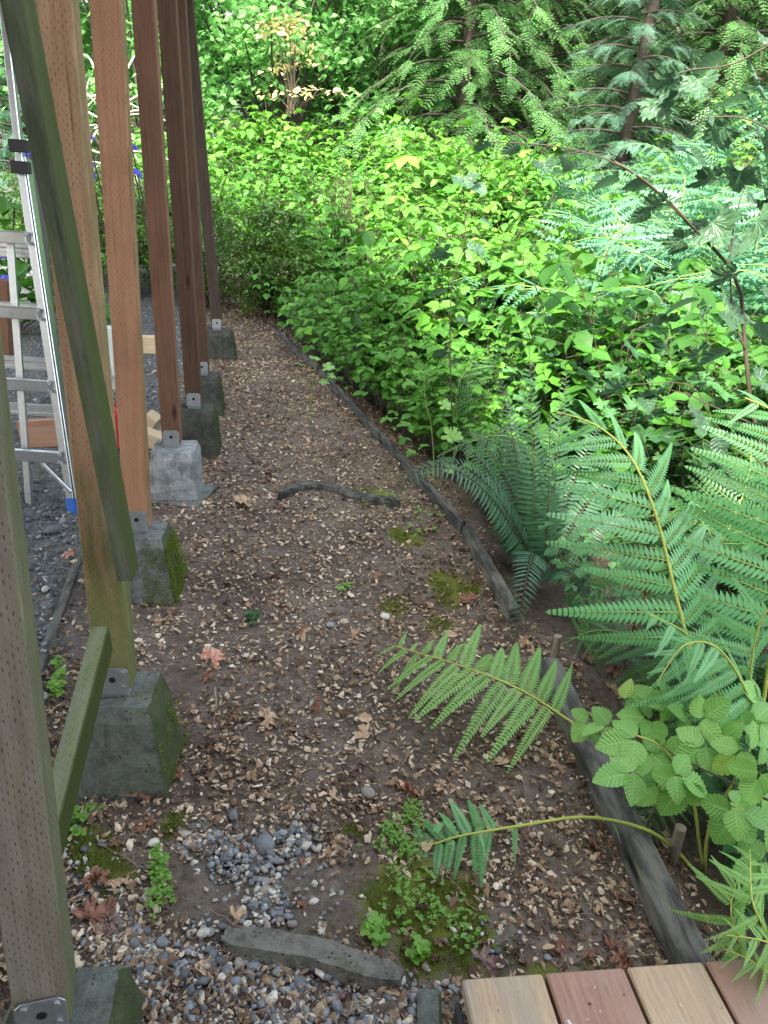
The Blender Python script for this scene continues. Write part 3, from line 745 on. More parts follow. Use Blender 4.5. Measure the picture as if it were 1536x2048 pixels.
# bluish pebbles near the bottom
def px_cloud(n, pts, s):
    a = np.array([pts[i] for i in rng.integers(0, len(pts), n)], float) + rng.normal(0, s, (n, 2)); g_ = np.array([G(p[0], p[1]) for p in a]); return g_[:, 0], g_[:, 1]
x1, y1 = px_cloud(900, [(470, 1730), (520, 1720), (560, 1700), (610, 1680), (530, 1790), (540, 1830), (400, 1690), (450, 1700)], 24)
x2, y2 = px_cloud(1700, [(250, 1920), (330, 1960), (420, 1990), (520, 2010), (620, 2010), (700, 2030), (780, 2040), (300, 2040), (450, 1930), (840, 2050)], 42)
x3, y3 = px_cloud(500, [(140, 1720), (130, 1800), (240, 1850), (350, 1850), (640, 1840), (1000, 1880)], 60)
gravel('pebbles', np.concatenate([x1, x2, x3]), np.concatenate([y1, y2, y3]), .0068, M_peb, 'blue grey and cream pebbles at the near end of the path', 0)
# single larger stones
def stone(px, py, s, rv, lab, mat=None):
    p = G(px, py); o = T(); o.put(ico(int(px), (1, .8, .55), .07), euler(0, 0, rng.uniform(0, 6))*s, (0, 0, 0), rv)
    q = obj('stone', o, M_peb, smooth=True, label=lab, cat='stone'); m_ = q.modifiers.new('s', 'SUBSURF'); m_.levels = m_.render_levels = 1
    q.location = (p[0], p[1], float(pz(p[0], p[1]))+s*.3)
stone(408, 1880, .021, .86, 'largest pale rounded stone left of the lichened timber')
stone(308, 1693, .020, .92, 'round yellowish stone beside the moss tuft')
stone(315, 1925, .015, .75, 'pale oval pebble below the long curved twig')
stone(325, 1897, .020, .30, 'dark blue grey flat pebble behind the pale oval one')
stone(770, 1240, .03, .95, 'cream stone in the middle of the path')
stone(660, 1262, .025, .45, 'grey blue stone chip left of the frond tip')
stone(425, 1920, .014, .3, 'small dark pebble under the largest pale stone')
stone(1010, 1700, .012, .9, 'white pebble under the arching yellow frond stalk')
stone(735, 1600, .03, .62, 'mossy half buried cobble in the leaf litter')

# dead leaves
dl = [lobed(5, 4, .55, .34, 0, .5, s) for s in range(4)] + [leaflet(1, .3, 6, .1, .3, .25, .45)]
dme = [[mesh('dead_leaf', t_, m_, False) for t_ in dl] for m_ in M_dead]
def dead(px, py, s, mat, shp, lab, rz=None, tilt=.25, z=.012, group=None):
    p = G(px, py, .01); R = euler(random.uniform(-tilt, tilt), random.uniform(-tilt, tilt), random.uniform(0, 6.28) if rz is None else rz)
    return share('dead_leaf', dme[mat][shp], None, R*s, (p[0], p[1], float(pz(p[0], p[1]))+z), label=lab, cat='dead leaf', group=group)
dead(418, 1342, .075, 2, 0, 'bright salmon pink maple leaf lying alone beside the dark pier', 1.2, .4, .02)
dead(150, 1120, .05, 2, 1, 'small rusty leaf at the end of the sunken board', None)
dead(258, 1605, .085, 0, 2, 'curled brown maple leaf in front of the dark tapered pier', .4, .4, .02)
dead(165, 1860, .08, 0, 3, 'big mottled brown leaf beside the near post', .9, .4, .02)
dead(195, 1790, .06, 0, 1, 'reddish brown leaf standing against the bare twig', 2., .5, .02)
dead(300, 1665, .055, 0, 3, 'crumpled brown leaf above the round yellowish stone', 2.6, .5, .02)
dead(470, 1015, .12, 1, 2, 'large tan leaf in front of the pale grey block', .3, .35, .02)
dead(520, 1450, .07, 1, 0, 'tan curled leaf left of the pile of shells', .6, .4)
dead(715, 1455, .055, 1, 4, 'pale yellow folded leaf on the pile of shells', .5, .6, .03)
dead(718, 1555, .05, 3, 1, 'dull purple leaf behind the half buried cobble', 1.9, .4, .02)
dead(800, 1590, .08, 2, 2, 'faded pink leaf left of the small fern tip', .2, .35, .02)
dead(370, 1560, .05, 0, 3, 'purple brown leaf near the foot of the dark pier', 2.9, .5, .02)
dead(850, 1720, .05, 1, 4, 'narrow tan leaf under the low fern tip', 1.4, .4)
dead(1150, 1500, .05, 0, 0, 'brown leaf by the thick edging timber', 1.4, .4)
dead(1195, 1725, .07, 0, 3, 'dark brown leaf against the thick edging timber', 1.1, .5, .02)
GL = 'dead leaves scattered over the path'
for k in range(150):
    u = random.random(); y = 1.0*(8.5/1.0)**u
    if k % 3 == 0: x = float(edge_x(y))-abs(random.gauss(0, .12))-.03
    else: x = float(row_x(y))+.0 + random.random()*float(edge_x(y)-row_x(y)-.05)
    m_ = random.choice([0, 0, 1, 1, 1, 3]); R = euler(random.gauss(0, .3), random.gauss(0, .3), random.uniform(0, 6.28))*random.uniform(.028, .06)
    share('dead_leaf', dme[m_][random.randrange(5)], None, R, (x, y, float(pz(x, y))+.012),
          label=['small dark brown dead leaf lying on the path', 'small tan dead leaf lying on the path', '', 'small greyish brown dead leaf lying on the path'][m_], cat='dead leaf', group=GL)

# twigs
def twig(px, rad, lab, z=.012, group=None, name='twig'):
    rad = rad*.7; P = [G(a, b, z) for a, b in px]; C = spline(P, 12)
    C[:, 2] = [float(pz(c[0], c[1]))+z*.5+.004*math.sin(i) for i, c in enumerate(C)]
    return obj(name, tube(C, np.linspace(rad, rad*.5, 12), 5), M_twig, smooth=True, label=lab, cat='twig', group=group)
twig([(137, 1925), (200, 1880), (275, 1845)], .0022, 'pale straight twig slanting away from the near post')
twig([(232, 1950), (262, 1900), (262, 1840), (272, 1798)], .0024, 'long curved twig crossing the pale straight one')
twig([(235, 1963), (300, 1961), (380, 1966)], .0018, 'thin pale twig lying level above the near pier')
twig([(1042, 1545), (1060, 1680), (1110, 1790), (1160, 1930)], .0022, 'long thin twig running towards the deck boards')
twig([(1108, 1855), (1150, 1840), (1200, 1843)], .0022, 'short whitish twig crossing the long thin one')
twig([(430, 1380), (432, 1420), (425, 1460)], .005, 'stubby brown stick lying near the dark tapered pier')
twig([(480, 1510), (560, 1535), (600, 1548)], .0025, 'pale twig left of the half buried cobble')
twig([(680, 1608), (760, 1600), (850, 1590)], .0025, 'twig lying under the faded pink leaf')
twig([(1005, 1520), (1060, 1555), (1150, 1590)], .004, 'dark stick at the foot of the thick edging timber')
twig([(380, 1130), (460, 1140), (540, 1150)], .002, 'thin stem beside the moss flanked pier')
twig([(520, 1275), (600, 1272), (690, 1278)], .002, 'straw coloured stem across the middle of the path')
for k in range(90):
    u = random.random(); y = 1.2*(8.5/1.2)**u; x = float(row_x(y)) + random.random()*float(edge_x(y)-row_x(y)-.05)
    a = random.uniform(0, 3.14); l = random.uniform(.025, .09)
    C = np.array([(x+math.cos(a)*l*t+.006*math.sin(5*t+k), y+math.sin(a)*l*t+.004*math.cos(7*t+k), 0) for t in np.linspace(-1, 1, 6)])
    C[:, 2] = pz(C[:, 0], C[:, 1])+.009
    obj('twig', tube(C, np.linspace(.0014, .0007, 6), 4), M_twig, label='thin fallen twig among the litter of the path', cat='twig', group='fallen twigs on the path')

# ------------------------------------------------------------------ foliage materials
L_salmon = leaf_mat('salmonberry_leaf', (.014, .055, .008), (.050, .165, .018), (.105, .28, .032), .34, .5, .25, (.155, .34, .04), tcol=(.13, .36, .02))
L_teal = leaf_mat('sky_tinted_bracken_leaf', (.022, .080, .030), (.055, .165, .075), (.10, .25, .13), .32, .42, .5)  # teal of the sky reflected on the leaves, put into their base colour
L_deep = leaf_mat('thimbleberry_leaf', (.014, .045, .014), (.032, .10, .030), (.065, .17, .05), .28, .45, .3)
L_sword = leaf_mat('sword_fern_leaf', (.016, .050, .020), (.030, .085, .036), (.055, .13, .06), .18, .45, .35)
L_near = leaf_mat('near_bracken_leaf', (.06, .20, .055), (.11, .33, .10), (.20, .44, .20), .35, .42, .35, orand=.6)
L_lady = leaf_mat('lady_fern_leaf', (.11, .26, .05), (.18, .38, .08), (.26, .47, .12), .4, .45, .45, orand=.4)
L_big = leaf_mat('salmonberry_near_leaf', (.09, .23, .04), (.16, .36, .07), (.24, .46, .11), .35, .42, .5, (.34, .46, .08), veins=9, orand=.9)
L_shade = leaf_mat('shrub_dark_leaf', (.020, .055, .022), (.035, .085, .035), (.06, .13, .06), .28, .42, .4, veins=6, orand=.6)
L_hedge = leaf_mat('hedge_leaf', (.020, .050, .008), (.05, .11, .015), (.12, .22, .02), .25, .4, .5)
L_alder = leaf_mat('alder_leaf', (.05, .13, .035), (.11, .27, .07), (.16, .37, .10), .36, .55, .2, (.30, .36, .08))
L_gold = leaf_mat('yellow_leaf', (.42, .36, .12), (.62, .50, .24), (.75, .62, .36), .35, .5, .3)
L_fir = leaf_mat('fir_needles', (.014, .045, .014), (.042, .12, .034), (.11, .26, .065), .22, .45, .4)
L_spruce = leaf_mat('spruce_needles', (.020, .055, .032), (.055, .135, .080), (.11, .23, .145), .2, .45, .4)
L_weed = leaf_mat('weed_leaf', (.07, .17, .02), (.12, .27, .035), (.22, .40, .06), .4, .45, .4)
L_moss = leaf_mat('moss', (.06, .085, .012), (.13, .17, .025), (.22, .26, .05), .2, .8, .2)
L_brown = leaf_mat('withered_leaf', (.06, .03, .015), (.14, .07, .03), (.28, .16, .08), .2, .6, .3)
S_green = stem_mat('green_stem', (.10, .19, .04), (.22, .30, .07)); S_yel = stem_mat('yellow_stalk', (.28, .34, .05), (.40, .42, .10))
S_brown = stem_mat('brown_stem', (.035, .026, .018), (.085, .065, .04)); S_bark = stem_mat('bark', (.020, .016, .012), (.060, .048, .036))
S_pale = stem_mat('pale_dead_wood', (.30, .26, .20), (.46, .41, .33))

def shoot(seed, leaf, ls, nleaf=8, lean=.25, tri=True, stem_r=.004, pet=.07, updroop=.25, zmin=.3, segs=5):
    """a stem of unit height with alternate (trifoliate) leaves"""
    rg = np.random.default_rng(seed); a = rg.uniform(0, 6.28)
    tip = np.array([math.cos(a)*lean, math.sin(a)*lean, 1.0]); C = bez((0, 0, 0), (tip[0]*.2, tip[1]*.2, .6), tip, n=segs)
    o = T(); o.put(tube(C, np.linspace(stem_r, stem_r*.4, segs), 3, 1, .5, False))
    for i in range(nleaf):
        u = zmin + (1-zmin)*(i+.5)/nleaf; p = np.array([np.interp(u, np.linspace(0, 1, segs), C[:, j]) for j in range(3)])
        az = a + i*2.4 + rg.uniform(-.4, .4); pl = pet*rg.uniform(.6, 1.3)*(1.3-.6*u)
        q = p + np.array([math.cos(az)*pl, math.sin(az)*pl, pl*rg.uniform(0, .6)])
        o.put(tube([p, q], stem_r*.4, 3, 1, .5, False)); s = ls*rg.uniform(.45, 1.3)*(1.15-.35*u); r = rg.normal(0, .16) + .12*u
        dr = updroop + rg.normal(0, .22)
        for j, d in enumerate((0, 1.5, -1.5) if tri else (0,)):
            if rg.uniform() < .04: continue
            o.put(leaf, euler(rg.normal(0, .3), dr+rg.normal(0, .12), az+d+rg.normal(0, .1))*s*(1 if j == 0 else .85), q, r)
    return o.cat()
lf_far = leaflet(1, .36, 2, 0, .2, .2, .42, 0, .5); lf_mid = leaflet(1, .36, 4, 0, .18, .22, .42, 0, .5)
lf_near = leaflet(1, .36, 5, .10, .2, .22, .4, 0, .5); lf_lob = lobed(5, 1, .42, .10, 0, .5, 3); lf_lob2 = lobed(5, 2, .42, .12, 0, .5, 5, serr=.09)

def in_view(x, y, z, mx=.25):
    """loose frustum with a margin for a step to the side"""
    v = np.stack([x, y, z-CH], -1); d = v@fw; X = (v@rt)/np.maximum(d, .1); Y = (v@up)/np.maximum(d, .1)
    m = mx + 1.2/np.maximum(d, .3)
    return (d > .3) & (np.abs(X) < .5+m) & (np.abs(Y) < .667+m)
def plant(name, tmpls, x, y, hgt, mats, lab, rs=None, tone=None, spread=1.0, tilt=.12, cat='undergrowth', z0=0):
    z = gz(x, y); k = in_view(x, y, z+hgt*.5); x, y, z, hgt = x[k], y[k], z[k], hgt[k]; n = len(x)
    M = eulers(rng.normal(0, tilt, n), rng.normal(0, tilt, n), rng.uniform(0, 6.28, n))
    S = np.stack([hgt*spread, hgt*spread, hgt], 1); M = M*S[:, None, :] if np.ndim(spread) == 0 else M
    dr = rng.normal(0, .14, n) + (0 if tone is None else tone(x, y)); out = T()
    scatter(out, tmpls, rng.integers(0, len(tmpls), n), M, np.stack([x, y, z-.01+z0], 1), dr)
    return obj(name, out, mats, kind='stuff', label=lab, cat=cat)

def rnd_pts(n, y0, y1, x0f, x1f, pw=1.0):
    """points thinning with distance"""
    u = rng.uniform(0, 1, n)**pw; y = y0*(y1/y0)**u; a, b = x0f(y), x1f(y); return a+(b-a)*rng.uniform(0, 1, n), y
ex = lambda y: np.interp(y, EDGE[:, 1], EDGE[:, 0], right=-2.0) + .10
fx = lambda y: .62*y + 1.2
hz = lambda x, y: .85 + .5*nz2(x, y, .55, 2.) + .45*nz2(x, y, 1.5, 5.)

# leafy thicket, near and far
T_near = [shoot(s, lf_near, .12, 9, .35, pet=.09) for s in range(5)]
T_mid = [shoot(s+10, lf_mid, .118, 9, .4, pet=.1) for s in range(6)]
T_far = [shoot(s+20, lf_far, .15, 10, .45, pet=.12) for s in range(6)]
T_lob = [shoot(s+30, lf_lob2, .15, 10, .4, False, pet=.11, zmin=.2) for s in range(4)]
def hts(x, y, base):
    ramp = .55 + .45*smooth(0, 1.0, x-edge_x(y)); return base*ramp*np.clip(hz(x, y), .35, 1.5)*rng.uniform(.8, 1.15, len(x))
x, y = rnd_pts(1000, 3.6, 7.5, ex, fx); k = x < 2.3 + .1*y; x, y = x[k], y[k]
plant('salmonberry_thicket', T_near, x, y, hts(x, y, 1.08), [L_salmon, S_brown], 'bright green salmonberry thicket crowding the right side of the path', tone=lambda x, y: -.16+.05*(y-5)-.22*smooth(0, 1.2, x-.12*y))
x, y = rnd_pts(1600, 6.5, 12, lambda y: np.where(y < 8.3, ex(y)-.05, -1.3), fx); k = (x < .10*y+1.0+rng.normal(0, .35, len(x))) | (rng.uniform(0, 1, len(x)) < .12); x, y = x[k], y[k]
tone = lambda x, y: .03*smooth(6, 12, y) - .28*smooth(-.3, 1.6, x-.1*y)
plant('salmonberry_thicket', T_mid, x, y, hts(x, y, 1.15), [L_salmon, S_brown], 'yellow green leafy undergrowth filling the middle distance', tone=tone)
x, y = rnd_pts(1500, 11, 22, lambda y: -.55*y, fx); k = (x < .10*y+1.0+rng.normal(0, .5, len(x))) | (rng.uniform(0, 1, len(x)) < .15); x, y = x[k], y[k]
plant('far_undergrowth', T_far, x, y, hts(x, y, 1.35), [L_salmon, S_brown], 'sunny undergrowth reaching back to the conifers', tone=lambda x, y: .04+0*x)
x, y = rnd_pts(460, 2.9, 7., lambda y: ex(y)+.5+.12*np.maximum(y-5, 0), fx); 
plant('thimbleberry_thicket', T_lob, x, y, hts(x, y, .92), [L_deep, S_brown], 'darker lobed leaves of the thicket on the right')
x = rng.uniform(-4.6, -.9, 260); y = rng.uniform(9.6, 12.6, 260)
plant('hedge_undergrowth', T_mid, x, y, rng.uniform(.7, 1.25, 260), [L_salmon, S_brown], 'leafy growth closing off the far end of the path', tone=lambda x, y: -.22+0*x)
x = rng.uniform(-4.5, .6, 330); y = rng.uniform(13.2, 15.5, 330)
plant('tall_undergrowth', T_mid, x, y, rng.uniform(.9, 1.6, 330), [L_salmon, S_brown], 'tall leafy growth hiding the feet of the trees', tone=lambda x, y: .02+0*x)
# bracken bank
pin_far = T()
for i in range(9):
    xx = .06+i*.105; w = .16*(1-xx*.8)
    for s in (1, -1): pin_far.add([(xx-.05, 0, -.1*xx*xx), (xx+.06, 0, -.1*xx*xx), (xx+.045, s*w, -.03-.1*xx*xx)], [(0, 1, 2) if s > 0 else (1, 0, 2)], 0, .5)
pin_far.cat()
pin_near = pinna(13, .17, 1)
pin_mid = pinna(12, .18, 1) if False else pin_far
def frond_t(seed, pin, npair, H=1., arch=.45, lf=.34, stemr=.006, start=.3):
    rg = np.random.default_rng(seed); random.seed(seed); C = bez((0, 0, 0), (.05, rg.uniform(-.05, .05), .75), (arch*.6, rg.uniform(-.1, .1), .95), (arch*1.6, rg.uniform(-.1, .1), .78), n=9)*H
    o = T(); o.put(tube(C, np.linspace(stemr, stemr*.3, 9), 4, 1, .5, False))
    for M, p in frond_place(C, np.array([-.5, 0, .85]), npair, lambda u: lf*(1-u)**.8*min(1, .55+u*3)+.01, 80, 48, 14, start):
        o.put(pin, M, p, rg.normal(0, .06))
    return o.cat()
F_far = [frond_t(s, pin_far, 10) for s in range(5)]
F_near = [frond_t(s+5, pin_near, 13) for s in range(3)]
bx = lambda y: np.maximum(.10*y+.9, ex(y)+.5)
x, y = rnd_pts(950, 4.8, 19, bx, fx, .9); hh = 1.05*rng.uniform(.8, 1.25, len(x))*np.clip(hz(x, y)+.2, .7, 1.4)
plant('bracken_bank', F_far, x, y, hh, [L_teal, S_green], 'pale bracken, tinted bluish green for the sky reflection, covering the bank on the right', tilt=.2, tone=lambda x, y: .12*smooth(6, 12, y))
x, y = rnd_pts(240, 6, 13, lambda y: .14*y+.8, fx)
plant('thimbleberry_bank', T_lob, x, y, rng.uniform(.7, 1.15, len(x)), [L_deep, S_brown], 'dark broad leaved clumps standing among the bracken of the bank')
x, y = rnd_pts(46, 3.0, 6.0, lambda y: ex(y)+.2, fx); hh = .75*rng.uniform(.7, 1.2, len(x))
plant('bracken_undergrowth', F_near, x, y, hh, [L_deep, S_green], 'fern fronds growing among the thicket leaves', tilt=.3)
x, y = rnd_pts(70, 1.5, 3.7, lambda y: ex(y)+.06, lambda y: .5*y+.9); hh = .30*rng.uniform(.6, 1.4, len(x))
plant('fern_undergrowth', F_near, x, y, hh, [L_deep, S_green], 'low dark ferns under the big fronds on the right', tilt=.45)
x, y = rnd_pts(170, 1.4, 3.6, lambda y: ex(y)+.06, lambda y: .5*y+.9)
plant('low_salmonberry', T_near, x, y, .33*rng.uniform(.7, 1.4, len(x)), [L_deep, S_brown], 'low leafy plants in the bed under the big fronds', spread=1.3)
# dim litter in the bed
x, y = rnd_pts(2600, 1.3, 5, lambda y: edge_x(y)+.05, lambda y: edge_x(y)+1.4)
out = T(); n = len(x); sc = np.exp(rng.normal(math.log(.014), .4, n)); scatter(out, flakes, rng.integers(0, 12, n), eulers(rng.normal(0, .4, n), rng.normal(0, .4, n), rng.uniform(0, 6.28, n))*sc[:, None, None], np.stack([x, y, gz(x, y)+.01], 1), rng.uniform(0, .7, n))
obj('bed_litter', out, M_chip, kind='stuff', label='brown leaf litter in the fern bed', cat='litter')

# small plants along the left edge of the thicket, spilling over the far path
x, y = rnd_pts(200, 4.2, 9, lambda y: edge_x(y)-.06, lambda y: edge_x(y)+.45)
plant('salmonberry_edge', T_near, x, y, .58*rng.uniform(.7, 1.3, len(x)), [L_salmon, S_brown], 'leafy shoots leaning over the far edging board', spread=1.1)

# ------------------------------------------------------------------ clipped looking hedge past the last post, hydrangea
def leafcloud(seed, n, rx, ry, rz, leaf, size, clumps=40, shell=.5, flat=.5):
    rg = np.random.default_rng(seed); o = T(); u = rg.normal(0, 1, (clumps, 3)); u /= np.linalg.norm(u, axis=1)[:, None]
    cc = u*(shell + (1-shell)*rg.uniform(0, 1, (clumps, 1))); k = rg.integers(0, clumps, n)
    P = (cc[k] + rg.normal(0, .13, (n, 3))*[1, 1, flat])*[rx, ry, rz]; P[:, 2] += rz
    nn = rg.normal(0, 1, (clumps,))*.12
    M = eulers(rg.normal(0, .45, n), rg.normal(.2, .35, n), rg.uniform(0, 6.28, n))*(size*rg.uniform(.6, 1.3, n))[:, None, None]
    scatter(o, [leaf], np.zeros(n, int), M, P, rg.normal(0, .15, n)+nn[k]); return o.cat(), cc*[rx, ry, rz]+[0, 0, rz]
def bush(name, loc, rx, ry, rz, leaf, size, n, mat, smat, lab, cat='shrub', group=None, seed=0, clumps=40, shell=.5, sr=.012):
    e = empty(name, loc, lab, cat, group); fo, cc = leafcloud(seed, n, rx, ry, rz, leaf, size, clumps, shell)
    obj('foliage', fo, mat, e); rg = np.random.default_rng(seed); st = T()
    for c in cc[:26]: st.put(tube(bez((rg.normal(0, .05), rg.normal(0, .05), -.1), (c[0]*.25, c[1]*.25, c[2]*.6), c, n=5), np.linspace(sr, sr*.25, 5), 4, 0, .5, False))
    obj('stems', st, smat, e); return e
def at_ground(px, py): 
    p = G(px, py); return p
hb = [(-2.25, 9.0, .75, .55, .78, 1), (-3.2, 9.3, .8, .7, .74, 2), (-4.2, 9.6, .9, .7, .66, 3), (-1.45, 8.75, .5, .5, .62, 4)]
for (x_, y_, a, b, c, s) in hb:
    bush('hedge_shrub', (x_, y_, float(gz(x_, y_))+.05), a, b, c, lf_far, .050, 5200, L_hedge, S_brown,
         ['', 'dark small leaved shrub directly behind the end of the post row', 'dark small leaved shrub seen between the two orange posts', 'dark small leaved shrub seen beside the ladder', 'dark small leaved shrub where the path ends'][s], seed=s, clumps=60, shell=.35)
M_flo = leaf_mat('blue_petals', (.06, .06, .42), (.11, .11, .62), (.22, .22, .80), .3, .5, .3, tcol=(.15, .15, .8))
def flowerhead(seed):
    o = T(); rg = np.random.default_rng(seed)
    for i in range(60):
        u = rg.normal(0, 1, 3); u /= np.linalg.norm(u); u[2] = abs(u[2])
        s = .016
        for k in range(4): o.put(leaflet(1, .4, 2, 0, .1, .1), (along((0, 0, 0), u, (0.1, 1, 0.2)) @ euler(0, 0, k*1.571)) * s, u*[.06, .06, .05], rg.normal(0, .15))
    return o
fh = mesh('flower_head', flowerhead(1), M_flo)
hp = [(-3.55, 7.6, 1), (-4.4, 7.3, 2), (-5.2, 7.7, 3), (-2.9, 8.3, 4)]
T_hyd = leaflet(1, .36, 4, .05, .15, .2, .4)
hydp = [(520/2.926, 280), (515/2.926, 330), (525/2.926, 350), (790/2.926, 350), (235/2.926, 435), (210/2.926, 400), (10, 515), (240/2.926, 460), (180/2.926, 310), (170, 370), (265, 300), (15, 490), (8, 20), (12, 560)]
hy = empty('hydrangea', (-3.9, 7.4, float(gz(-3.9, 7.4))), 'hydrangea with deep blue flower heads behind the ladder', 'hydrangea')
fo, cc = leafcloud(5, 900, 1.5, .6, .62, T_hyd, .13, 40, .35); obj('foliage', fo, [L_salmon], hy)
st = T()
for c in cc[:30]: st.put(tube(bez((c[0]*.3, c[1]*.3, 0), (c[0]*.8, c[1]*.8, c[2]*.6), c, n=5), .008, 4, 0, .5, False))
obj('stems', st, S_brown, hy)
for px_, py_ in hydp:
    yy = 6.6 + random.uniform(0, .35); w_ = AY(px_, py_, yy)
    f = share('flower_head', fh, hy, euler(random.uniform(-.6, 0), 0, random.random()*6)*random.uniform(.65, 1.0), w_-np.array(hy.location))
    if w_[2] > 1.2: 
        obj('flower_stem', tube([w_, w_+np.array([0, .25, -.5]), (w_[0]*.9-.2, 7.3, .4)], .006, 4), S_brown).parent = hy
        bpy.data.objects[-1] if False else None
for o in [q for q in bpy.data.objects if q.name.startswith('flower_stem')]: o.matrix_parent_inverse = Matrix.Translation(-Vector(hy.location))

# bleached brushwood behind the hydrangea
bp = T()
for i in range(40):
    a = AY(random.uniform(120, 270), random.uniform(190, 330), random.uniform(9.2, 10)); b = a + np.array([random.gauss(0, .5), random.gauss(0, .2), random.gauss(0, .35)])
    m_ = (a+b)/2 + np.array([0, 0, random.uniform(.05, .3)]); bp.put(tube(bez(a, m_, b, n=6), np.linspace(.016, .006, 6), 4, 0, .5, False))
obj('brushwood', bp, S_pale, label='bleached bare branches heaped behind the hydrangea', cat='branches')

# ------------------------------------------------------------------ the wood behind
def spray(seed, n=12, L=1.):
    """flat conifer spray: a twig with comb-like side twigs"""
    rg = np.random.default_rng(seed); o = T()
    C = bez((0, 0, 0), (.5, 0, .02), (1, 0, -.28), n=5); o.put(tube(C, np.linspace(.010, .003, 5), 3, 1, .5, False))
    for i in range(n):
        u = (i+1)/(n+.5); p = np.array([np.interp(u, np.linspace(0, 1, 5), C[:, j]) for j in range(3)])
        for s in (1, -1):
            l = .42*(1-u*.85)*rg.uniform(.7, 1.15); a = s*math.radians(52+rg.uniform(-8, 8)); k = 4
            d = np.array([math.cos(a), math.sin(a), -.22]); q = np.array([-math.sin(a), math.cos(a), 0])
            for j in range(k):
                b0 = p + d*l*j/k; b1 = p + d*l*(j+.55)/k; w = .040*(1-j/k*.5)
                for t_ in (1, -1): o.add([b0, b1, b1+q*t_*w+d*.03+(0, 0, rg.uniform(-.01, .01))], [(0, 1, 2) if t_ > 0 else (1, 0, 2)], 0, .5+.3*(j/k-.3)+u*.2)
    return o.cat()
sprays = [spray(s) for s in range(3)]
def conifer(seed, H, R, nb, zlow, droop=.35, per=13, sc=.86):
    rg = np.random.default_rng(seed); tr = tube([(0, 0, -.4), (rg.normal(0, .06), rg.normal(0, .06), H*.5), (0, 0, H)], [.14, .10, .02], 8)
    cr = T(); br = T()
    for i in range(nb):
        u = (i/nb)**1.15; z = zlow + (H-zlow)*u*.97; a = i*2.399 + rg.normal(0, .2); L = R*(1-u*.9)*rg.uniform(.75, 1.1)
        dx, dy = math.cos(a), math.sin(a); C = bez((0, 0, z), (dx*L*.55, dy*L*.55, z+.10*L), (dx*L, dy*L, z-droop*L), n=7)
        br.put(tube(C, np.linspace(.030*(1-u*.6), .005, 7), 4, 0, .5, False))
        for j in range(per):
            t_ = .06 + .94*(j+rg.uniform(0, .6))/per; p = np.array([np.interp(t_, np.linspace(0, 1, 7), C[:, q]) for q in range(3)])
            az = a + (rg.choice([-1, 1])*rg.uniform(.2, .95) if t_ < .9 else rg.normal(0, .2)); s = sc*rg.uniform(.6, 1.15)*(1-.3*t_)
            cr.put(sprays[j % 3], euler(rg.normal(0, .22), .22+droop*.6*t_+rg.normal(0, .15), az)*s, p, rg.normal(0, .08)+.12*(t_-.5))
    return tr, br, cr
def place_conifer(spec, x, y, rz, sc, mat, lab, group='conifers at the edge of the wood'):
    z = float(gz(x, y)); e = empty('conifer', (x, y, z), lab, 'conifer', group); e.rotation_euler = (0, 0, rz); e.scale = (sc,)*3
    tm, bm_, cm = spec; share('trunk', tm, e); share('branches', bm_, e)
    c = cm if mat is None else mat; share('crown', c, e); return e
def cspec(seed, H, R, nb, zl, mat, droop, per=13, sc=.86):
    a, b, c = conifer(seed, H, R, nb, zl, droop, per, sc); return mesh('trunk', a, S_bark, True), mesh('branches', b, S_bark), mesh('crown', c, [mat, S_bark])
cfA = cspec(1, 9, 2.9, 104, .9, L_fir, .42); cfB = cspec(2, 10, 2.8, 100, 1.3, L_fir, .38); cfC = cspec(3, 7.5, 1.7, 80, .5, L_spruce, .12, 18, .52)
for s_, x, y, rz, sc, lab in (
    (cfA, .95, 15.8, .3, 1.0, 'drooping conifer left of centre above the dark hollow'), (cfB, 2.5, 16.6, 1.7, 1.0, 'tall conifer with bare dark lower trunk in the hollow'),
    (cfC, 3.55, 14.4, .9, .95, 'blue green young spruce with upswept twigs'), (cfA, 5.6, 16.2, 2.2, 1.05, 'conifer with pale drooping sprays on the right'),
    (cfB, 8.0, 17, 4.4, 1.1, 'broad conifer at the upper right behind the bracken'), (cfA, -.6, 20, 5.1, 1.1, 'shaded conifer set back behind the yellow leaved shrub'),
    (cfB, 4.0, 20.5, 3.1, 1.15, 'conifer set back behind the young spruce'), (cfC, -7.2, 15.5, 1.1, 1.0, 'bluish conifer seen between the first two posts'),
    (cfA, 11, 20, .2, 1.2, 'conifer standing far back at the right edge'), (cfB, -3.5, 23, 2.2, 1.2, 'far conifer behind the leafy trees on the left')):
    place_conifer(s_, x, y, rz, sc, None, lab)

def broadleaf(seed, H, R, n, leaf, size, clumps=70):
    fo, cc = leafcloud(seed, n, R, R*.9, H*.5, leaf, size, clumps, .45, .35); rg = np.random.default_rng(seed); st = T()
    for c in cc[:40]:
        st.put(tube(bez((rg.normal(0, .15), rg.normal(0, .15), -.3), (c[0]*.3, c[1]*.3, c[2]*.6), c, n=6), np.linspace(.045, .008, 6), 4, 0, .5, False))
    return fo, st
bl = []
for s_ in range(3):
    fo, st = broadleaf(s_+50, 6.5, 2.3, 7500, lf_far, .155); bl.append((fo, mesh('branches', st, S_bark)))
blm = {}
def place_bl(k, mat, x, y, rz, sc, lab, sz=1.0, group='leafy trees at the edge of the wood', cat='tree', name='leafy_tree'):
    key = (k, mat.name)
    if key not in blm: blm[key] = mesh('crown', bl[k][0], mat)
    e = empty(name, (x, y, float(gz(x, y))-.1), lab, cat, group); e.rotation_euler = (0, 0, rz); e.scale = (sc, sc, sc*sz)
    share('crown', blm[key], e); share('branches', bl[k][1], e)
place_bl(0, L_alder, -2.6, 16.2, 0, 1., 'leafy green tree rising right of the last post')
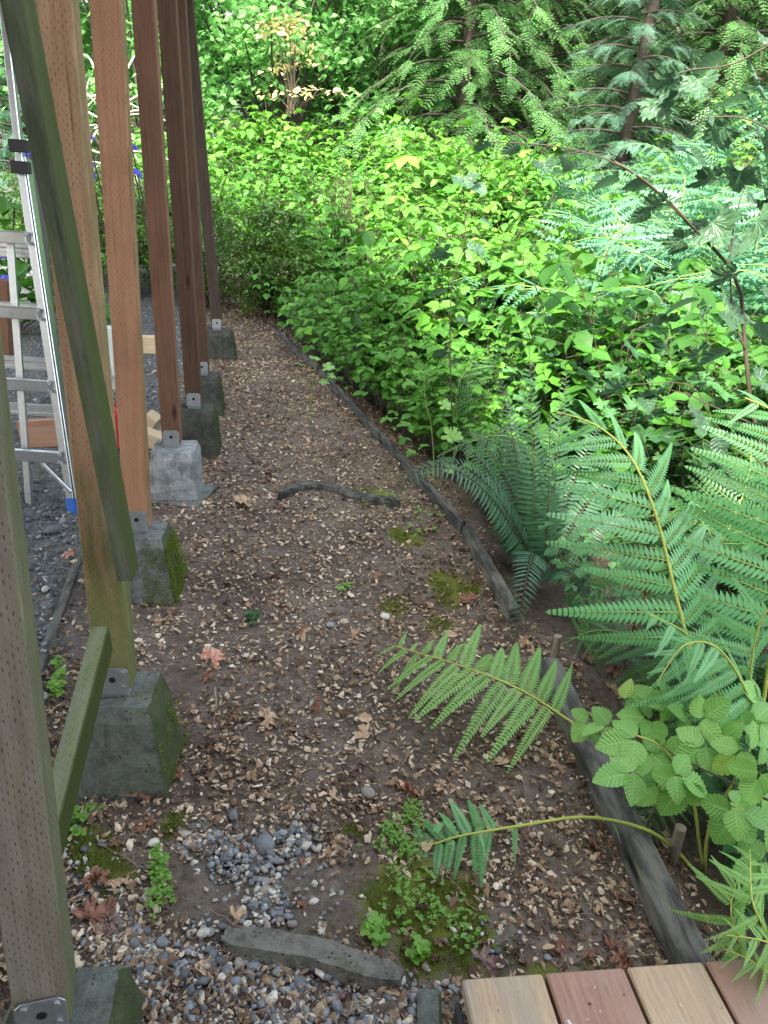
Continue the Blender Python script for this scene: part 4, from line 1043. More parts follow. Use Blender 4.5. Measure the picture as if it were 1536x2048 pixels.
place_bl(1, L_alder, -1.0, 17.6, 2, 1., 'leafy green tree between the last post and the conifers', 1.0)
place_bl(2, L_alder, -4.9, 15.8, 4, 1., 'leafy green tree seen between the orange brown posts')
place_bl(0, L_alder, -6.6, 19.5, 1, 1.15, 'leafy tree behind the bluish conifer on the left')
place_bl(1, L_alder, -9.6, 16, 5, 1., 'leafy tree behind the ladder')
place_bl(2, L_alder, -1.2, 22, 3, 1.3, 'tall leafy tree far behind the shaded conifer')
place_bl(0, L_alder, 6.8, 22, 3.3, 1.3, 'far leafy tree behind the right hand conifers')
place_bl(1, L_alder, 9.5, 13.2, .7, .72, 'leafy tree on the bank at the upper right corner')
place_bl(2, L_alder, 2.2, 23, .9, 1.3, 'far leafy tree behind the dark hollow')
place_bl(1, L_alder, 12.5, 18, 2.9, 1.2, 'leafy tree at the far right edge')
# yellow leaved shrub
yb = bush('yellow_shrub', (-2.0, 14.6, float(gz(-2.0, 14.6))+1.6), 1.1, .5, .8, lf_far, .12, 300, L_gold, S_brown, 'shrub with pale yellow leaves glowing in front of the trees', seed=9, clumps=14, shell=.3)
bush('small_shrub', (-.3, 13.6, float(gz(-.3, 13.6))), .8, .6, .85, lf_far, .10, 900, L_alder, S_pale, 'thin twiggy shrub in front of the dark hollow', seed=12, clumps=22)
bush('small_shrub', (1.6, 13.8, float(gz(1.6, 13.8))), 1.1, .6, .8, lf_far, .09, 800, L_salmon, S_pale, 'thin shrub with pale branches under the tall conifer', seed=13, clumps=22)
# dead tuft in the thicket
tf = T(); p0 = AY(690, 405, 9.3)
for i in range(26): 
    q = p0 + np.array([random.gauss(0, .10), random.gauss(0, .08), -.45]); tf.put(tube(bez(q, q+(0, 0, .3), q+np.array([random.gauss(0, .12), 0, random.uniform(.5, .85)]), n=5), .004, 3, 0, .5, False))
obj('dry_stalks', tf, S_brown, label='tuft of dry brown stalks standing in the bright undergrowth', cat='stalks')

# far slope: one mass of leaves over rising ground
x = rng.uniform(-22, 26, 5200); y = rng.uniform(21, 34, 5200); hh = rng.uniform(1.2, 3.2, 5200)
out = T(); k = in_view(x, y, gz(x, y)+1, .4); x, y, hh = x[k][:900], y[k][:900], hh[k][:900]*1.25; n = len(x)
scatter(out, T_far, rng.integers(0, 6, n), eulers(rng.normal(0, .15, n), rng.normal(0, .15, n), rng.uniform(0, 6.28, n))*hh[:, None, None], np.stack([x, y, gz(x, y)], 1), rng.normal(-.1, .12, n))
obj('far_wood', out, [L_deep, S_brown], kind='stuff', label='far wooded slope closing the view', cat='wood')

# ------------------------------------------------------------------ plants close by
def P3(px, py, z=None, y=None):
    return G(px, py, z) if y is None else AY(px, py, y)
pin_meshes = {}
def pin_mesh(mat, v):
    k = (mat.name, v)
    if k not in pin_meshes:
        random.seed(v); t_ = pinna([23, 25, 21][v], [.135, .125, .15][v], 2, fold=.10, curve=[.16, .24, .10][v])
        pin_meshes[k] = mesh('pinna', t_, [mat, S_green])
    return pin_meshes[k]
def frond_obj(parent, path, npair, lenf, mat, smat, upv=(0, -.35, .9), r=.0045, ang=(80, 45), droop=12, start=.2, z=True, keep=lambda u: True):
    C = spline(np.array(path), 26); loc = np.array(parent.location); random.seed(int(abs(path[0][0]*1000))+npair)
    f = obj('frond', tube(C-loc, np.linspace(r, r*.3, 26), 6), smat, parent, smooth=True)
    k = 0
    for M, p in frond_place(C-loc, np.array(upv, float), npair, lenf, ang[0], ang[1], droop, start):
        k += 1
        if k % 17 == 5: M = M*.7
        share('pinna', pin_mesh(mat, k % 3), f, M @ euler(random.gauss(0, .12), random.gauss(0, .1), random.gauss(0, .05)), p)
    return f
def plant_root(name, p, lab, cat, group=None):
    return empty(name, (p[0], p[1], float(gz(p[0], p[1]))), lab, cat, group)
GB = 'bracken plants on the right'
shape = lambda a, pw=.75, mn=.02: (lambda u: a*(1-u)**pw*min(1, .6+u*2.5)+mn)
# tall bracken with the frond leaning left over the sword fern
r1 = plant_root('bracken', P3(1440, 1600, .0), 'tall bracken whose bright frond arches over to the left', 'bracken', GB)
frond_obj(r1, [P3(1432, 1600, y=1.75), P3(1398, 1380, y=1.84), P3(1352, 1190, y=1.93), P3(1312, 1030, y=2.02), P3(1262, 915, y=2.1), P3(1195, 852, y=2.14), P3(1112, 822, y=2.16)],
          11, shape(.31, .6), L_near, S_yel, (0, -.55, .8), .006, (80, 40), 20, .36)
frond_obj(r1, [P3(1440, 1600, y=1.75), P3(1450, 1450, y=1.7), P3(1420, 1330, y=1.68), P3(1370, 1265, y=1.66), P3(1290, 1225, y=1.62)], 9, shape(.42), L_near, S_yel, (0, -.3, .95), .004, (80, 45), 22, .3)
# bracken at the right edge
r2 = plant_root('bracken', P3(1530, 1500, .0), 'bracken at the right edge with long feathery side fronds reaching left', 'bracken', GB)
frond_obj(r2, [P3(1512, 1500, y=1.85), P3(1545, 1280, y=1.9), P3(1572, 1080, y=1.96), P3(1575, 930, y=2.02), P3(1550, 830, y=2.06), P3(1490, 795, y=2.08)],
          12, shape(.38, .55), L_near, S_yel, (0, -.6, .8), .006, (84, 45), 18, .3)
frond_obj(r2, [P3(1512, 1500, y=1.85), P3(1500, 1380, y=1.8), P3(1515, 1260, y=1.78), P3(1560, 1190, y=1.76), P3(1600, 1160, y=1.74)], 8, shape(.42), L_near, S_yel, (0, -.4, .9), .004, (80, 45), 20, .3)
# smaller one behind the salmonberry
r3 = plant_root('bracken', P3(1420, 1560, .0), 'drooping bracken behind the salmonberry leaves', 'bracken', GB)
frond_obj(r3, [P3(1530, 1520, y=1.62), P3(1500, 1400, y=1.6), P3(1440, 1300, y=1.6), P3(1370, 1290, y=1.58), P3(1310, 1370, y=1.54)], 10, shape(.36), L_near, S_yel, (0, -.3, .95), .004, (78, 45), 22, .25)
frond_obj(r3, [P3(1480, 1560, y=1.7), P3(1400, 1400, y=1.95), P3(1300, 1290, y=2.1), P3(1200, 1260, y=2.15), P3(1120, 1290, y=2.15)], 10, shape(.30), L_deep, S_green, (0, -.3, .95), .004, (78, 45), 15, .3)
frond_obj(r3, [P3(1500, 1300, y=2.1), P3(1400, 1200, y=2.2), P3(1300, 1160, y=2.3), P3(1210, 1180, y=2.35)], 9, shape(.34), L_deep, S_green, (0, -.3, .95), .004, (78, 45), 15, .2)
# frond lying out over the path
r4 = plant_root('bracken', P3(1210, 1480, .0), 'single light green frond reaching left across the path', 'bracken', GB)
frond_obj(r4, [P3(1200, 1480, .08), P3(1140, 1442, .14), P3(1050, 1384, .19), P3(960, 1345, .21), P3(880, 1318, .20), P3(775, 1288, .16)],
          12, shape(.40, .55), L_lady, S_yel, (0, -.25, 1), .0045, (86, 62), 4, .22)
# arching yellow stalk with a limp tip
r5 = plant_root('bracken', P3(1395, 1745, .0), 'limp bracken stalk arching low across the path with its tip on the moss', 'bracken', GB)
C5 = [P3(1385, 1738, .01), P3(1340, 1690, .06), P3(1280, 1655, .10), P3(1170, 1634, .13), P3(1050, 1650, .11), P3(920, 1672, .06), P3(850, 1690, .035), P3(770, 1670, .02)]
frond_obj(r5, C5, 9, shape(.20, .5), L_near, S_yel, (0, -.1, 1), .006, (80, 60), 6, .66)
for (a, b, l, an) in ((1030, 1655, .085, -1.7), (1170, 1640, .045, 1.4), (1070, 1650, .05, 1.2), (1225, 1645, .05, -1.2), (905, 1660, .13, 1.75), (870, 1665, .10, 1.2), (960, 1665, .05, -1.3)):
    p = P3(a, b, .11); M = euler(random.uniform(-.3, .3), .25, an)*l
    share('pinna', pin_mesh(L_near, 1), r5, M, p-np.array(r5.location))
# fresh lady fern in the lower right corner
r6 = plant_root('lady_fern', P3(1520, 1900, .0), 'fresh yellow green fern beside the deck boards', 'fern')
for path, npr, sh in (([P3(1500, 1960, .10), P3(1478, 1880, .22), P3(1462, 1820, .28), P3(1475, 1755, .32)], 6, shape(.62, .4)),
                      ([P3(1560, 1930, .15), P3(1530, 1860, .28), P3(1505, 1800, .34), P3(1500, 1700, .36)], 8, shape(.42, .5)),
                      ([P3(1600, 1950, .12), P3(1560, 1900, .26), P3(1520, 1880, .30), P3(1450, 1870, .30)], 7, shape(.36, .5)),
                      ([P3(1580, 1990, .10), P3(1540, 1950, .22), P3(1500, 1920, .25), P3(1430, 1890, .22)], 7, shape(.30, .5))):
    frond_obj(r6, path, npr, sh, L_lady, S_yel, (0, -.3, .95), .003, (82, 50), 10, .25)

# sword ferns
def sword_frond(base, tip, lift, seed, npair=44, w=.095, bend=None):
    rg = np.random.default_rng(seed); base, tip = np.asarray(base), np.asarray(tip); d = tip-base
    c1 = base + d*.35 + np.array([0, 0, lift*.7]); c2 = base + d*.8 + np.array([0, 0, lift]); C = bez(base, c1, c2, tip, n=22)
    o = T(); o.put(tube(C, np.linspace(.0032, .0010, 22), 4, 1, .5, False)); L = np.linalg.norm(np.diff(C, axis=0), axis=1).sum()
    lt = leaflet(1, .085, 5, .12, .25, .16, .3, 0, .5); random.seed(seed)
    upv = nrm(np.array([0, -.5, .8]) - nrm(d)*0)
    for M, p in frond_place(C, upv, npair, lambda u: (w/L)*(1-u)**.7*min(1, .55+3*u)*rg.uniform(.9, 1.08)+.006, 82, 62, 10, .12, .5):
        o.put(lt, M, p, rg.normal(0, .12))
    return o.cat()
def sword_fern(root, fronds, lab, group=None, w=.095, mat=None, np_=40):
    e = empty('sword_fern', tuple(root), lab, 'sword fern', group); R0 = np.asarray(root, float)
    for i, (tip, lift) in enumerate(fronds):
        f = sword_frond((random.gauss(0, .02), random.gauss(0, .02), .02), np.asarray(tip)-R0, lift, i+int(R0[1]*100), np_, w)
        obj('frond', f, [mat or L_sword, S_brown], e, smooth=True)
    return e
R1 = G(1075, 1165, -.03); Y1 = R1[1]
sword_fern(R1, [(P3(1058, 690, y=Y1+.05), .02), (P3(1135, 735, y=Y1+.12), .05), (P3(990, 730, y=Y1+.2), .08), (P3(925, 860, y=Y1+.15), .18), (P3(985, 850, y=Y1+.35), .20), (P3(900, 900, y=Y1+.05), .22),
                (P3(765, 1030, y=Y1-.5), .46), (P3(820, 985, y=Y1-.2), .40), (P3(1025, 1310, y=Y1-.75), .40), (P3(1205, 850, y=Y1+.3), .15), (P3(1260, 960, y=Y1+.25), .28),
                (P3(1010, 780, y=Y1+.5), .1), (P3(1290, 1090, y=Y1), .30), (P3(1180, 1270, y=Y1-.5), .25), (P3(1100, 830, y=Y1-.25), .02)],
           'big dark sword fern spreading beside the jog in the edging', w=.115)
R2 = G(800, 790, -.05)
sword_fern(R2, [(P3(640, 760, y=R2[1]-.5), .35), (P3(700, 700, y=R2[1]-.2), .3), (P3(790, 660, y=R2[1]), .15), (P3(860, 690, y=R2[1]), .2), (P3(740, 640, y=R2[1]+.3), .2), (P3(680, 730, y=R2[1]-.5), .3)],
           'smaller sword fern arching towards the long edging board', w=.10, mat=L_deep, np_=30)
R3 = G(905, 760, -.05)
sword_fern(R3, [(P3(840, 570, y=R3[1]-.2), .1), (P3(900, 560, y=R3[1]), .1), (P3(770, 600, y=R3[1]), .25), (P3(960, 620, y=R3[1]), .2), (P3(700, 640, y=R3[1]-.4), .3)],
           'fern half buried in the thicket behind the long edging board', w=.10, mat=L_salmon, np_=30)

# salmonberry in the near right corner: stalks with three-part leaves, each leaflet its own piece
lfd = [leaflet(1, .40, 16, .07, .16, .16, .38, 0, .5, wav=.05), leaflet(1, .43, 16, .09, .06, .26, .36, 0, .62, wav=.06), leaflet(1, .38, 16, .07, .26, .10, .40, 0, .40, wav=.04)]
lfm = [mesh('leaflet', t_, [L_big], True) for t_ in lfd]
def trifol(parent, node, tip, size, n=3, me=None, roll=0., spread=1.15, name='leaflet'):
    """three leaflets at node, the end one pointing at tip"""
    me = me or lfm; loc = np.array(parent.location); node = np.asarray(node); d = nrm(np.asarray(tip)-node)
    base = nrm(np.cross(d, (0, -.45, .9)));nn = np.cross(base, d)
    for j, a in enumerate((0, spread, -spread)[:n]):
        a += random.gauss(0, .08); X = d*math.cos(a) - base*math.sin(a)*1; Y = np.cross(nn, X); size_ = size*.88; M = np.stack([X, Y, nn], 1) @ euler(roll+random.gauss(0, .2), random.gauss(.12, .12), 0)
        off = .016 if j == 0 else .004
        share(name, me[(j+int(size*1000)) % 3], parent, M*size_*(1 if j == 0 else .86)*random.uniform(.92, 1.08), node + X*off - loc)
sb = plant_root('salmonberry', P3(1420, 1745, .0), 'salmonberry plant with large crinkled three part leaves beside the stake', 'salmonberry')
def stalk(parent, pts, r, mat=S_yel, name='stem'):
    C = spline(np.array(pts), 14)-np.array(parent.location); return obj(name, tube(C, np.linspace(r, r*.45, 14), 6), mat, parent, smooth=True)
stalk(sb, [P3(1408, 1745, .0), P3(1398, 1690, y=1.5), P3(1385, 1600, y=1.5), P3(1330, 1500, y=1.5), P3(1270, 1470, y=1.5)], .005)
stalk(sb, [P3(1408, 1745, .0), P3(1420, 1650, y=1.48), P3(1470, 1560, y=1.42), P3(1500, 1500, y=1.4)], .005)
stalk(sb, [P3(1536, 1600, y=1.3), P3(1440, 1555, y=1.38), P3(1350, 1510, y=1.45), P3(1310, 1480, y=1.48)], .0028, S_brown)
stalk(sb, [P3(1440, 1560, y=1.45), P3(1420, 1500, y=1.45), P3(1400, 1460, y=1.45)], .002, S_brown)
for (nx, ny, tx, ty, yy, s) in ((1272, 1478, 1190, 1490, 1.5, .095), (1270, 1545, 1195, 1560, 1.42, .092), (1365, 1565, 1330, 1630, 1.36, .092), (1350, 1548, 1420, 1580, 1.36, .08),
        (1468, 1625, 1425, 1690, 1.30, .088), (1470, 1615, 1535, 1640, 1.28, .08), (1300, 1440, 1230, 1420, 1.6, .085), (1340, 1470, 1300, 1510, 1.55, .085), (1410, 1490, 1360, 1520, 1.45, .085),
        (1400, 1440, 1450, 1410, 1.5, .08), (1480, 1500, 1440, 1550, 1.4, .085), (1510, 1440, 1560, 1480, 1.4, .085), (1520, 1545, 1490, 1600, 1.3, .08), (1530, 1720, 1480, 1740, 1.25, .08),
        (1220, 1450, 1150, 1460, 1.62, .08), (1180, 1440, 1130, 1490, 1.66, .07), (1250, 1400, 1290, 1380, 1.7, .075), (1340, 1400, 1300, 1390, 1.62, .075), (1560, 1640, 1600, 1700, 1.2, .085), (1440, 1480, 1480, 1440, 1.5, .07), (1320, 1560, 1290, 1600, 1.5, .08),
        (1490, 1460, 1530, 1430, 1.55, .08), (1530, 1490, 1500, 1450, 1.5, .08), (1450, 1420, 1420, 1390, 1.6, .075), (1520, 1400, 1490, 1370, 1.62, .075), (1540, 1580, 1580, 1610, 1.35, .09), (1500, 1660, 1460, 1620, 1.33, .085), (1560, 1500, 1600, 1540, 1.4, .09), (1380, 1440, 1340, 1410, 1.58, .08), (1290, 1500, 1330, 1530, 1.5, .085)):
    nd = P3(nx, ny, y=yy); tp = P3(tx, ty, y=yy-.02); trifol(sb, nd, tp, s)
    q = nd + np.array([random.uniform(.02, .06), random.uniform(.02, .08), -.08]); stalk(sb, [nd, (nd+q)/2+np.array([0, 0, .01]), q], .0014, S_green, 'petiole')

# climbing stem with pale lobed leaves in front of the sword fern
lob_m = [mesh('leaf', lobed(5, 4, .38, .10, 0, .55, s, serr=.08), [L_lady]) for s in (11, 12)]
vn = plant_root('young_currant', P3(870, 985, .0), 'slender upright shoot with pale lobed leaves beside the edging', 'sapling')
Yv = vn.location[1]
stalk(vn, [P3(870, 985, .0), P3(868, 930, y=Yv), P3(862, 850, y=Yv), P3(850, 800, y=Yv), P3(848, 745, y=Yv)], .0035, S_green)
for (a, b, s, rz) in ((835, 905, .055, 2.6), (890, 935, .055, -.2), (860, 945, .04, 1.7), (825, 850, .07, 2.9), (885, 865, .085, -.1), (835, 770, .07, 2.5), (878, 810, .07, .2), (850, 745, .06, 1.5), (820, 800, .06, 3.0), (905, 870, .05, -.4)):
    p = P3(a, b, y=Yv+random.uniform(-.05, .05)); share('leaf', lob_m[a % 2], vn, euler(.5, random.uniform(-.1, .3), rz)*s*1.25, p-np.array(vn.location))
v2 = plant_root('sapling', P3(622, 850, .0), 'thin sapling with small light leaves standing in the path', 'sapling'); Y2 = v2.location[1]
stalk(v2, [P3(622, 850, .0), P3(622, 790, y=Y2), P3(630, 740, y=Y2), P3(628, 715, y=Y2)], .004, S_green)
for (a, b, s, rz) in ((612, 730, .07, 2.9), (645, 735, .07, .1), (628, 718, .06, 1.5), (640, 760, .06, -.3), (612, 765, .05, 3.2), (655, 750, .05, .2)):
    p = P3(a, b, y=Y2); share('leaf', lob_m[a % 2], v2, euler(.4, random.uniform(-.1, .3), rz)*s*1.2, p-np.array(v2.location))
# low seedlings
def seedlings(name, cloud, n, s, mat, lab, cat='weed', leaf=None, h=.03, kind=None):
    out = T(); lf = leaf or leaflet(1, .45, 3, 0, .2, .1, .6, 0, .5); pts = []
    for i in range(n):
        a, b, sg = random.choice(cloud); p = G(random.gauss(a, sg), random.gauss(b, sg)); z = float(pz(p[0], p[1])); hh = random.uniform(.3, 1)*h; q = np.array([p[0], p[1], z+hh])
        out.put(tube([(p[0], p[1], z-.01), q], .0008, 3, 1, .5, False)); az = random.uniform(0, 6.28); k = random.choice([3, 3, 4, 5])
        for j in range(k): out.put(lf, euler(random.gauss(0, .2), random.gauss(-.1, .3), az+j*6.28/k)*s*random.uniform(.7, 1.3), q, random.gauss(0, .15))
    return obj(name, out, [mat, S_green], label=lab, cat=cat, kind=kind)
seedlings('chickweed', [(790, 1700, 22), (820, 1650, 14), (770, 1690, 14), (810, 1720, 12)], 190, .0062, L_weed, 'dense cushion of tiny bright green weeds under the limp fern tip', h=.035)
seedlings('chickweed', [(800, 1790, 22), (835, 1830, 30), (800, 1860, 25), (880, 1850, 22), (930, 1880, 22), (850, 1790, 22)], 150, .0065, L_weed, 'loose spread of bright green weeds on the big moss patch', h=.03, kind='stuff')
seedlings('chickweed', [(320, 1740, 10), (325, 1790, 13), (318, 1820, 12), (322, 1765, 10)], 110, .0075, L_weed, 'upright tuft of bright green weeds near the lone yellowish stone', h=.05)
seedlings('clover', [(118, 1345, 8), (125, 1380, 10), (112, 1400, 6)], 16, .022, L_weed, 'small round leaved seedling beside the sunken board', h=.05)
seedlings('seedling', [(748, 1892, 8)], 7, .026, L_weed, 'larger leaved seedling at the edge of the lichened timber', h=.04, leaf=lobed(3, 2, .4, .1, 0, .5, 2))
seedlings('seedling', [(840, 1930, 4)], 5, .024, L_weed, 'seedling between the lichened timber and the deck boards', h=.04, leaf=lobed(3, 2, .4, .1, 0, .5, 2))
seedlings('seedling', [(150, 1690, 10), (145, 1660, 8), (180, 1620, 14)], 16, .018, L_weed, 'low green seedlings between the low strut and the curled brown leaf', h=.03)
seedlings('seedling', [(690, 1190, 5)], 4, .020, L_weed, 'tiny seedling alone in the middle of the path', h=.02)
seedlings('seedling', [(505, 1250, 4)], 4, .026, L_deep, 'tiny dark seedling left of the middle of the path', h=.02)
seedlings('seedling', [(860, 1040, 14), (840, 1065, 10), (760, 1010, 10)], 26, .016, L_weed, 'seedlings under the left hanging fronds of the sword fern', h=.05)
# moss tufts
def moss(name, cloud, n, lab, s=.006):
    out = T(); bl = T(); bl.add([(-.25, 0, 0), (.25, 0, 0), (0, .15, 1), (0, -.25, 0), (0, .25, 0), (.2, 0, .8)], [(0, 1, 2), (3, 4, 5)], 0, .5); m = n
    pts = np.array([cloud[i] for i in rng.integers(0, len(cloud), m)], float); q = pts[:, :2] + rng.normal(0, 1, (m, 2))*pts[:, 2:3]*[1.3, .8]
    Q = np.array([G(a, b) for a, b in q]); k = nz2(Q[:, 0], Q[:, 1], 14, 2.) + rng.uniform(-.4, .5, m) > -.1; Q = Q[k]; m = len(Q)
    Mx = eulers(rng.normal(0, .5, m), rng.normal(0, .5, m), rng.uniform(0, 6.28, m))*(s*rng.uniform(.6, 1.5, m))[:, None, None]
    scatter(out, [bl], np.zeros(m, int), Mx, np.stack([Q[:, 0], Q[:, 1], pz(Q[:, 0], Q[:, 1])-.001], 1), rng.normal(0, .2, m))
    return obj(name, out, L_moss, kind='stuff', label=lab, cat='moss')
moss('moss', [(820, 1780, 45), (870, 1830, 50), (930, 1900, 40), (780, 1830, 40), (850, 1900, 40), (940, 1790, 25), (700, 1670, 12)], 12000, 'big yellow green moss patch near the deck boards')
moss('moss', [(345, 1660, 14), (355, 1645, 10), (190, 1720, 26), (165, 1690, 24), (220, 1740, 18), (180, 1700, 20)], 7000, 'moss cushions left of the blue pebbles')
moss('moss', [(760, 1000, 16), (720, 990, 10), (820, 1085, 13), (800, 1070, 10), (890, 1165, 18), (900, 1195, 14), (880, 1250, 14), (940, 1180, 10), (790, 1215, 14)], 5200, 'moss strips along the right side of the path', .008)
moss('moss', [(770, 1960, 10), (790, 1975, 8), (1170, 1970, 20)], 1500, 'moss on the end of the lichened timber', .006)

# withered frond hanging in the bed
wf = plant_root('withered_frond', P3(1270, 1280, .0), 'withered brown frond hanging among the green ferns', 'dead frond')
C = [P3(1262, 1270, y=2.2), P3(1285, 1200, y=2.15), P3(1300, 1150, y=2.1), P3(1275, 1105, y=2.15), P3(1240, 1115, y=2.2)]
stalk(wf, C, .003, S_brown); o = T()
for i in range(60):
    a = random.random(); p = np.array(C[0])*(1-a)+np.array(C[2])*a + np.random.default_rng(i).normal(0, .012, 3); o.put(flakes[i % 12], euler(*[random.uniform(0, 6) for _ in range(3)])*random.uniform(.008, .016), p-np.array(wf.location), random.random())
obj('withered_leaves', o, L_brown, wf)

# overhanging dark shrub on the right
sh_m = [mesh('leaf', lobed(5, 4, .34, .16, 0, .5, s, serr=.09), [L_shade]) for s in (21, 22)] + [mesh('leaf', leaflet(1, .38, 16, .05, .2, .25, .4, 0, .5), [L_shade], True)]
ts = plant_root('overhanging_shrub', P3(1600, 1250, .0), 'tall dark leaved shrub overhanging from the right edge', 'shrub')
ys = 2.35
bran = [[(1560, 1000), (1510, 850), (1490, 700), (1475, 560), (1400, 470), (1300, 370), (1215, 315)], [(1490, 700), (1465, 620), (1462, 500), (1480, 400), (1510, 330)],
        [(1400, 470), (1330, 395), (1240, 330), (1130, 295), (1010, 285), (965, 285)], [(1540, 90), (1460, 130), (1380, 140), (1330, 160), (1312, 185)], [(1600, 300), (1500, 240), (1420, 235), (1370, 250)],
        [(1510, 850), (1420, 810), (1380, 790), (1340, 780)], [(1560, 1000), (1500, 900), (1430, 850), (1380, 770), (1250, 770)]]
for i, b_ in enumerate(bran): stalk(ts, [P3(a, b, y=ys+.02*k) for k, (a, b) in enumerate(b_)], .0075 if i == 0 else .003, S_brown, 'branch')
lv = [(1310, 190, .10, 0, 1.5), (1335, 175, .09, 1, 1.8), (1360, 150, .08, 0, 2.4), (1385, 120, .10, 1, .8), (1400, 150, .09, 0, 1.9), (985, 290, .07, 0, 2.8), (1040, 290, .06, 2, 2.4), (1070, 300, .08, 1, 1.9), (1085, 320, .06, 0, 1.5),
      (1130, 315, .07, 2, 1.2), (1420, 430, .13, 0, 1.6), (1445, 470, .10, 1, .4), (1500, 400, .15, 0, .1), (1520, 350, .13, 1, .5), (1480, 330, .10, 0, 1.0), (1515, 430, .14, 1, 1.9), (1400, 600, .12, 2, 2.9), (1360, 640, .12, 0, 2.8),
      (1440, 610, .11, 1, .2), (1500, 640, .13, 0, .4), (1460, 700, .10, 2, 2.6), (1300, 370, .08, 2, 2.7), (1340, 400, .09, 0, 2.6), (1270, 345, .07, 1, 1.9), (1240, 360, .08, 2, 2.9), (1380, 480, .08, 1, 3.0), (1350, 300, .09, 2, .3),
      (1420, 240, .10, 0, .5), (1470, 245, .10, 1, 2.2), (1520, 260, .12, 0, .2), (1500, 130, .12, 1, .6), (1530, 80, .12, 0, .3), (1450, 110, .10, 2, 2.8), (1380, 300, .10, 2, .1), (1450, 350, .10, 0, 2.6), (1330, 790, .10, 1, 2.9), (1260, 770, .10, 0, 2.8),
      (1380, 830, .10, 1, .3), (1290, 790, .08, 2, 1.6), (1510, 760, .11, 0, .3), (1530, 560, .12, 1, .2), (1480, 540, .10, 0, 2.5), (1300, 420, .07, 2, 2.2), (1200, 320, .06, 1, 1.4), (1420, 690, .10, 0, 2.7), (1540, 850, .11, 1, 2.5), (1440, 870, .09, 2, 1.8), (1500, 200, .11, 2, 3.0)]
for i, (a, b, s, k, rz) in enumerate(lv):
    p = P3(a, b, y=ys+random.uniform(-.1, .15)); M = euler(random.uniform(.2, .9), random.uniform(.0, .6), rz if rz < 1.4 or rz > 2.1 else -rz)
    share('leaf', sh_m[k], ts, M*s*.98, p-np.array(ts.location))
for i, (px_, py_, s_) in enumerate(((925, 350, .09), (930, 500, .10), (760, 640, .07), (905, 345, .07), (950, 510, .08))):
    pass
nv = plant_root('leaning_sprig', P3(905, 900, .0), 'dark leaved sprig rising out of the bright thicket', 'sapling')
yn = 4.0
stalk(nv, [P3(905, 860, y=yn), P3(900, 700, y=yn), P3(905, 560, y=yn), P3(930, 480, y=yn), P3(925, 350, y=yn)], .004, S_brown)
for (a, b, s, k, rz) in ((925, 350, .12, 0, -1.4), (945, 370, .10, 2, -1.), (935, 495, .15, 0, .1), (905, 500, .12, 1, 2.9), (960, 440, .09, 2, .3), (895, 580, .10, 2, 2.8), (915, 640, .10, 0, .3), (900, 700, .1, 1, 3.0)):
    share('leaf', sh_m[k], nv, euler(.4, .2, rz)*s, P3(a, b, y=yn)-np.array(nv.location))

# ------------------------------------------------------------------ ladder and yard things at the left
M_alu = metal_mat('brushed_aluminium', (.60, .62, .63), .30, .95, .35)
M_blk = plain('black_plastic', (.02, .02, .022), .5, .4, 0, .2, 30, .05); M_blue = plain('blue_rubber', (.02, .10, .38), .5, .4, 0, .15, 40, .05)
yf = float(G(146, 1030, 0)[1])
foot = P3(146, 1030, y=yf); topR = P3(20, 130, y=yf+.30); hing = P3(42, 330, y=yf+.24)
ld = empty('folding_ladder', (foot[0]-.3, foot[1], 0), 'folding aluminium ladder with a blue foot standing on the gravel', 'ladder')
Lc = np.array(ld.location)
def lp(p, q, w, h, mat, name, parent=ld, upv=(0, 1, 0)):
    b = beam(np.asarray(p)-Lc, np.asarray(q)-Lc, w, h, .003, upv); return obj(name, b, mat, parent)
d = hing-foot
lp(foot+d*.05, foot+d*1.02, .036, .024, M_alu, 'rail'); rl = lp(foot, foot+d*.055, .040, .030, M_blue, 'foot')
lp(foot+d*.05+(.026, .02, 0), foot+d*1.02+(.024, .02, 0), .006, .055, M_alu, 'rail_flange')
fl = foot+np.array([-.46, 0, 0]); hl = hing+np.array([-.38, 0, 0]); lp(fl, hl, .050, .024, M_alu, 'rail'); lp(fl-(0, 0, .01), fl+(hl-fl)*.05, .056, .03, M_blue, 'foot')
lp(hing, hing+(topR-hing)*1.9, .030, .03, M_alu, 'rail'); lp(hl, hl+(topR-hing)*1.9, .046, .03, M_alu, 'rail')
for py_ in (906, 757, 611, 465):
    u = (1035-py_)/(1035-330.); a = foot+d*u; b = fl+(hl-fl)*u
    rg_ = lp(a-(0.012, .018, 0), b-(0, .018, 0), .052, .030, M_alu, 'rung', upv=(0, 1, 0))
    for dz in (-.02, .02):
        o = tube([a-Lc-(.004, .030, -dz), a-Lc-(.004, .040, -dz)], .008, 8); obj('rivet', o, M_zinc, rg_)
# inner sliding rails
bi, ti = P3(60, 1030, y=yf+.06), P3(20, 470, y=yf+.25); lp(bi, ti, .032, .022, M_alu, 'inner_rail'); lp(bi-(0, 0, .012), bi+(0, 0, .012), .034, .026, M_blk, 'foot')
lp(bi+(-.34, 0, 0), ti+(-.30, 0, 0), .032, .022, M_alu, 'inner_rail')
lp(P3(82, 925, y=yf+.02), P3(142, 985, y=yf+.0), .018, .008, M_alu, 'brace')
for (a, b) in ((40, 292), (44, 335)): 
    hg = P3(a, b, y=yf+.20); lp(hg-(.045, 0, 0), hg+(.035, 0, 0), .05, .030, M_blk, 'hinge')
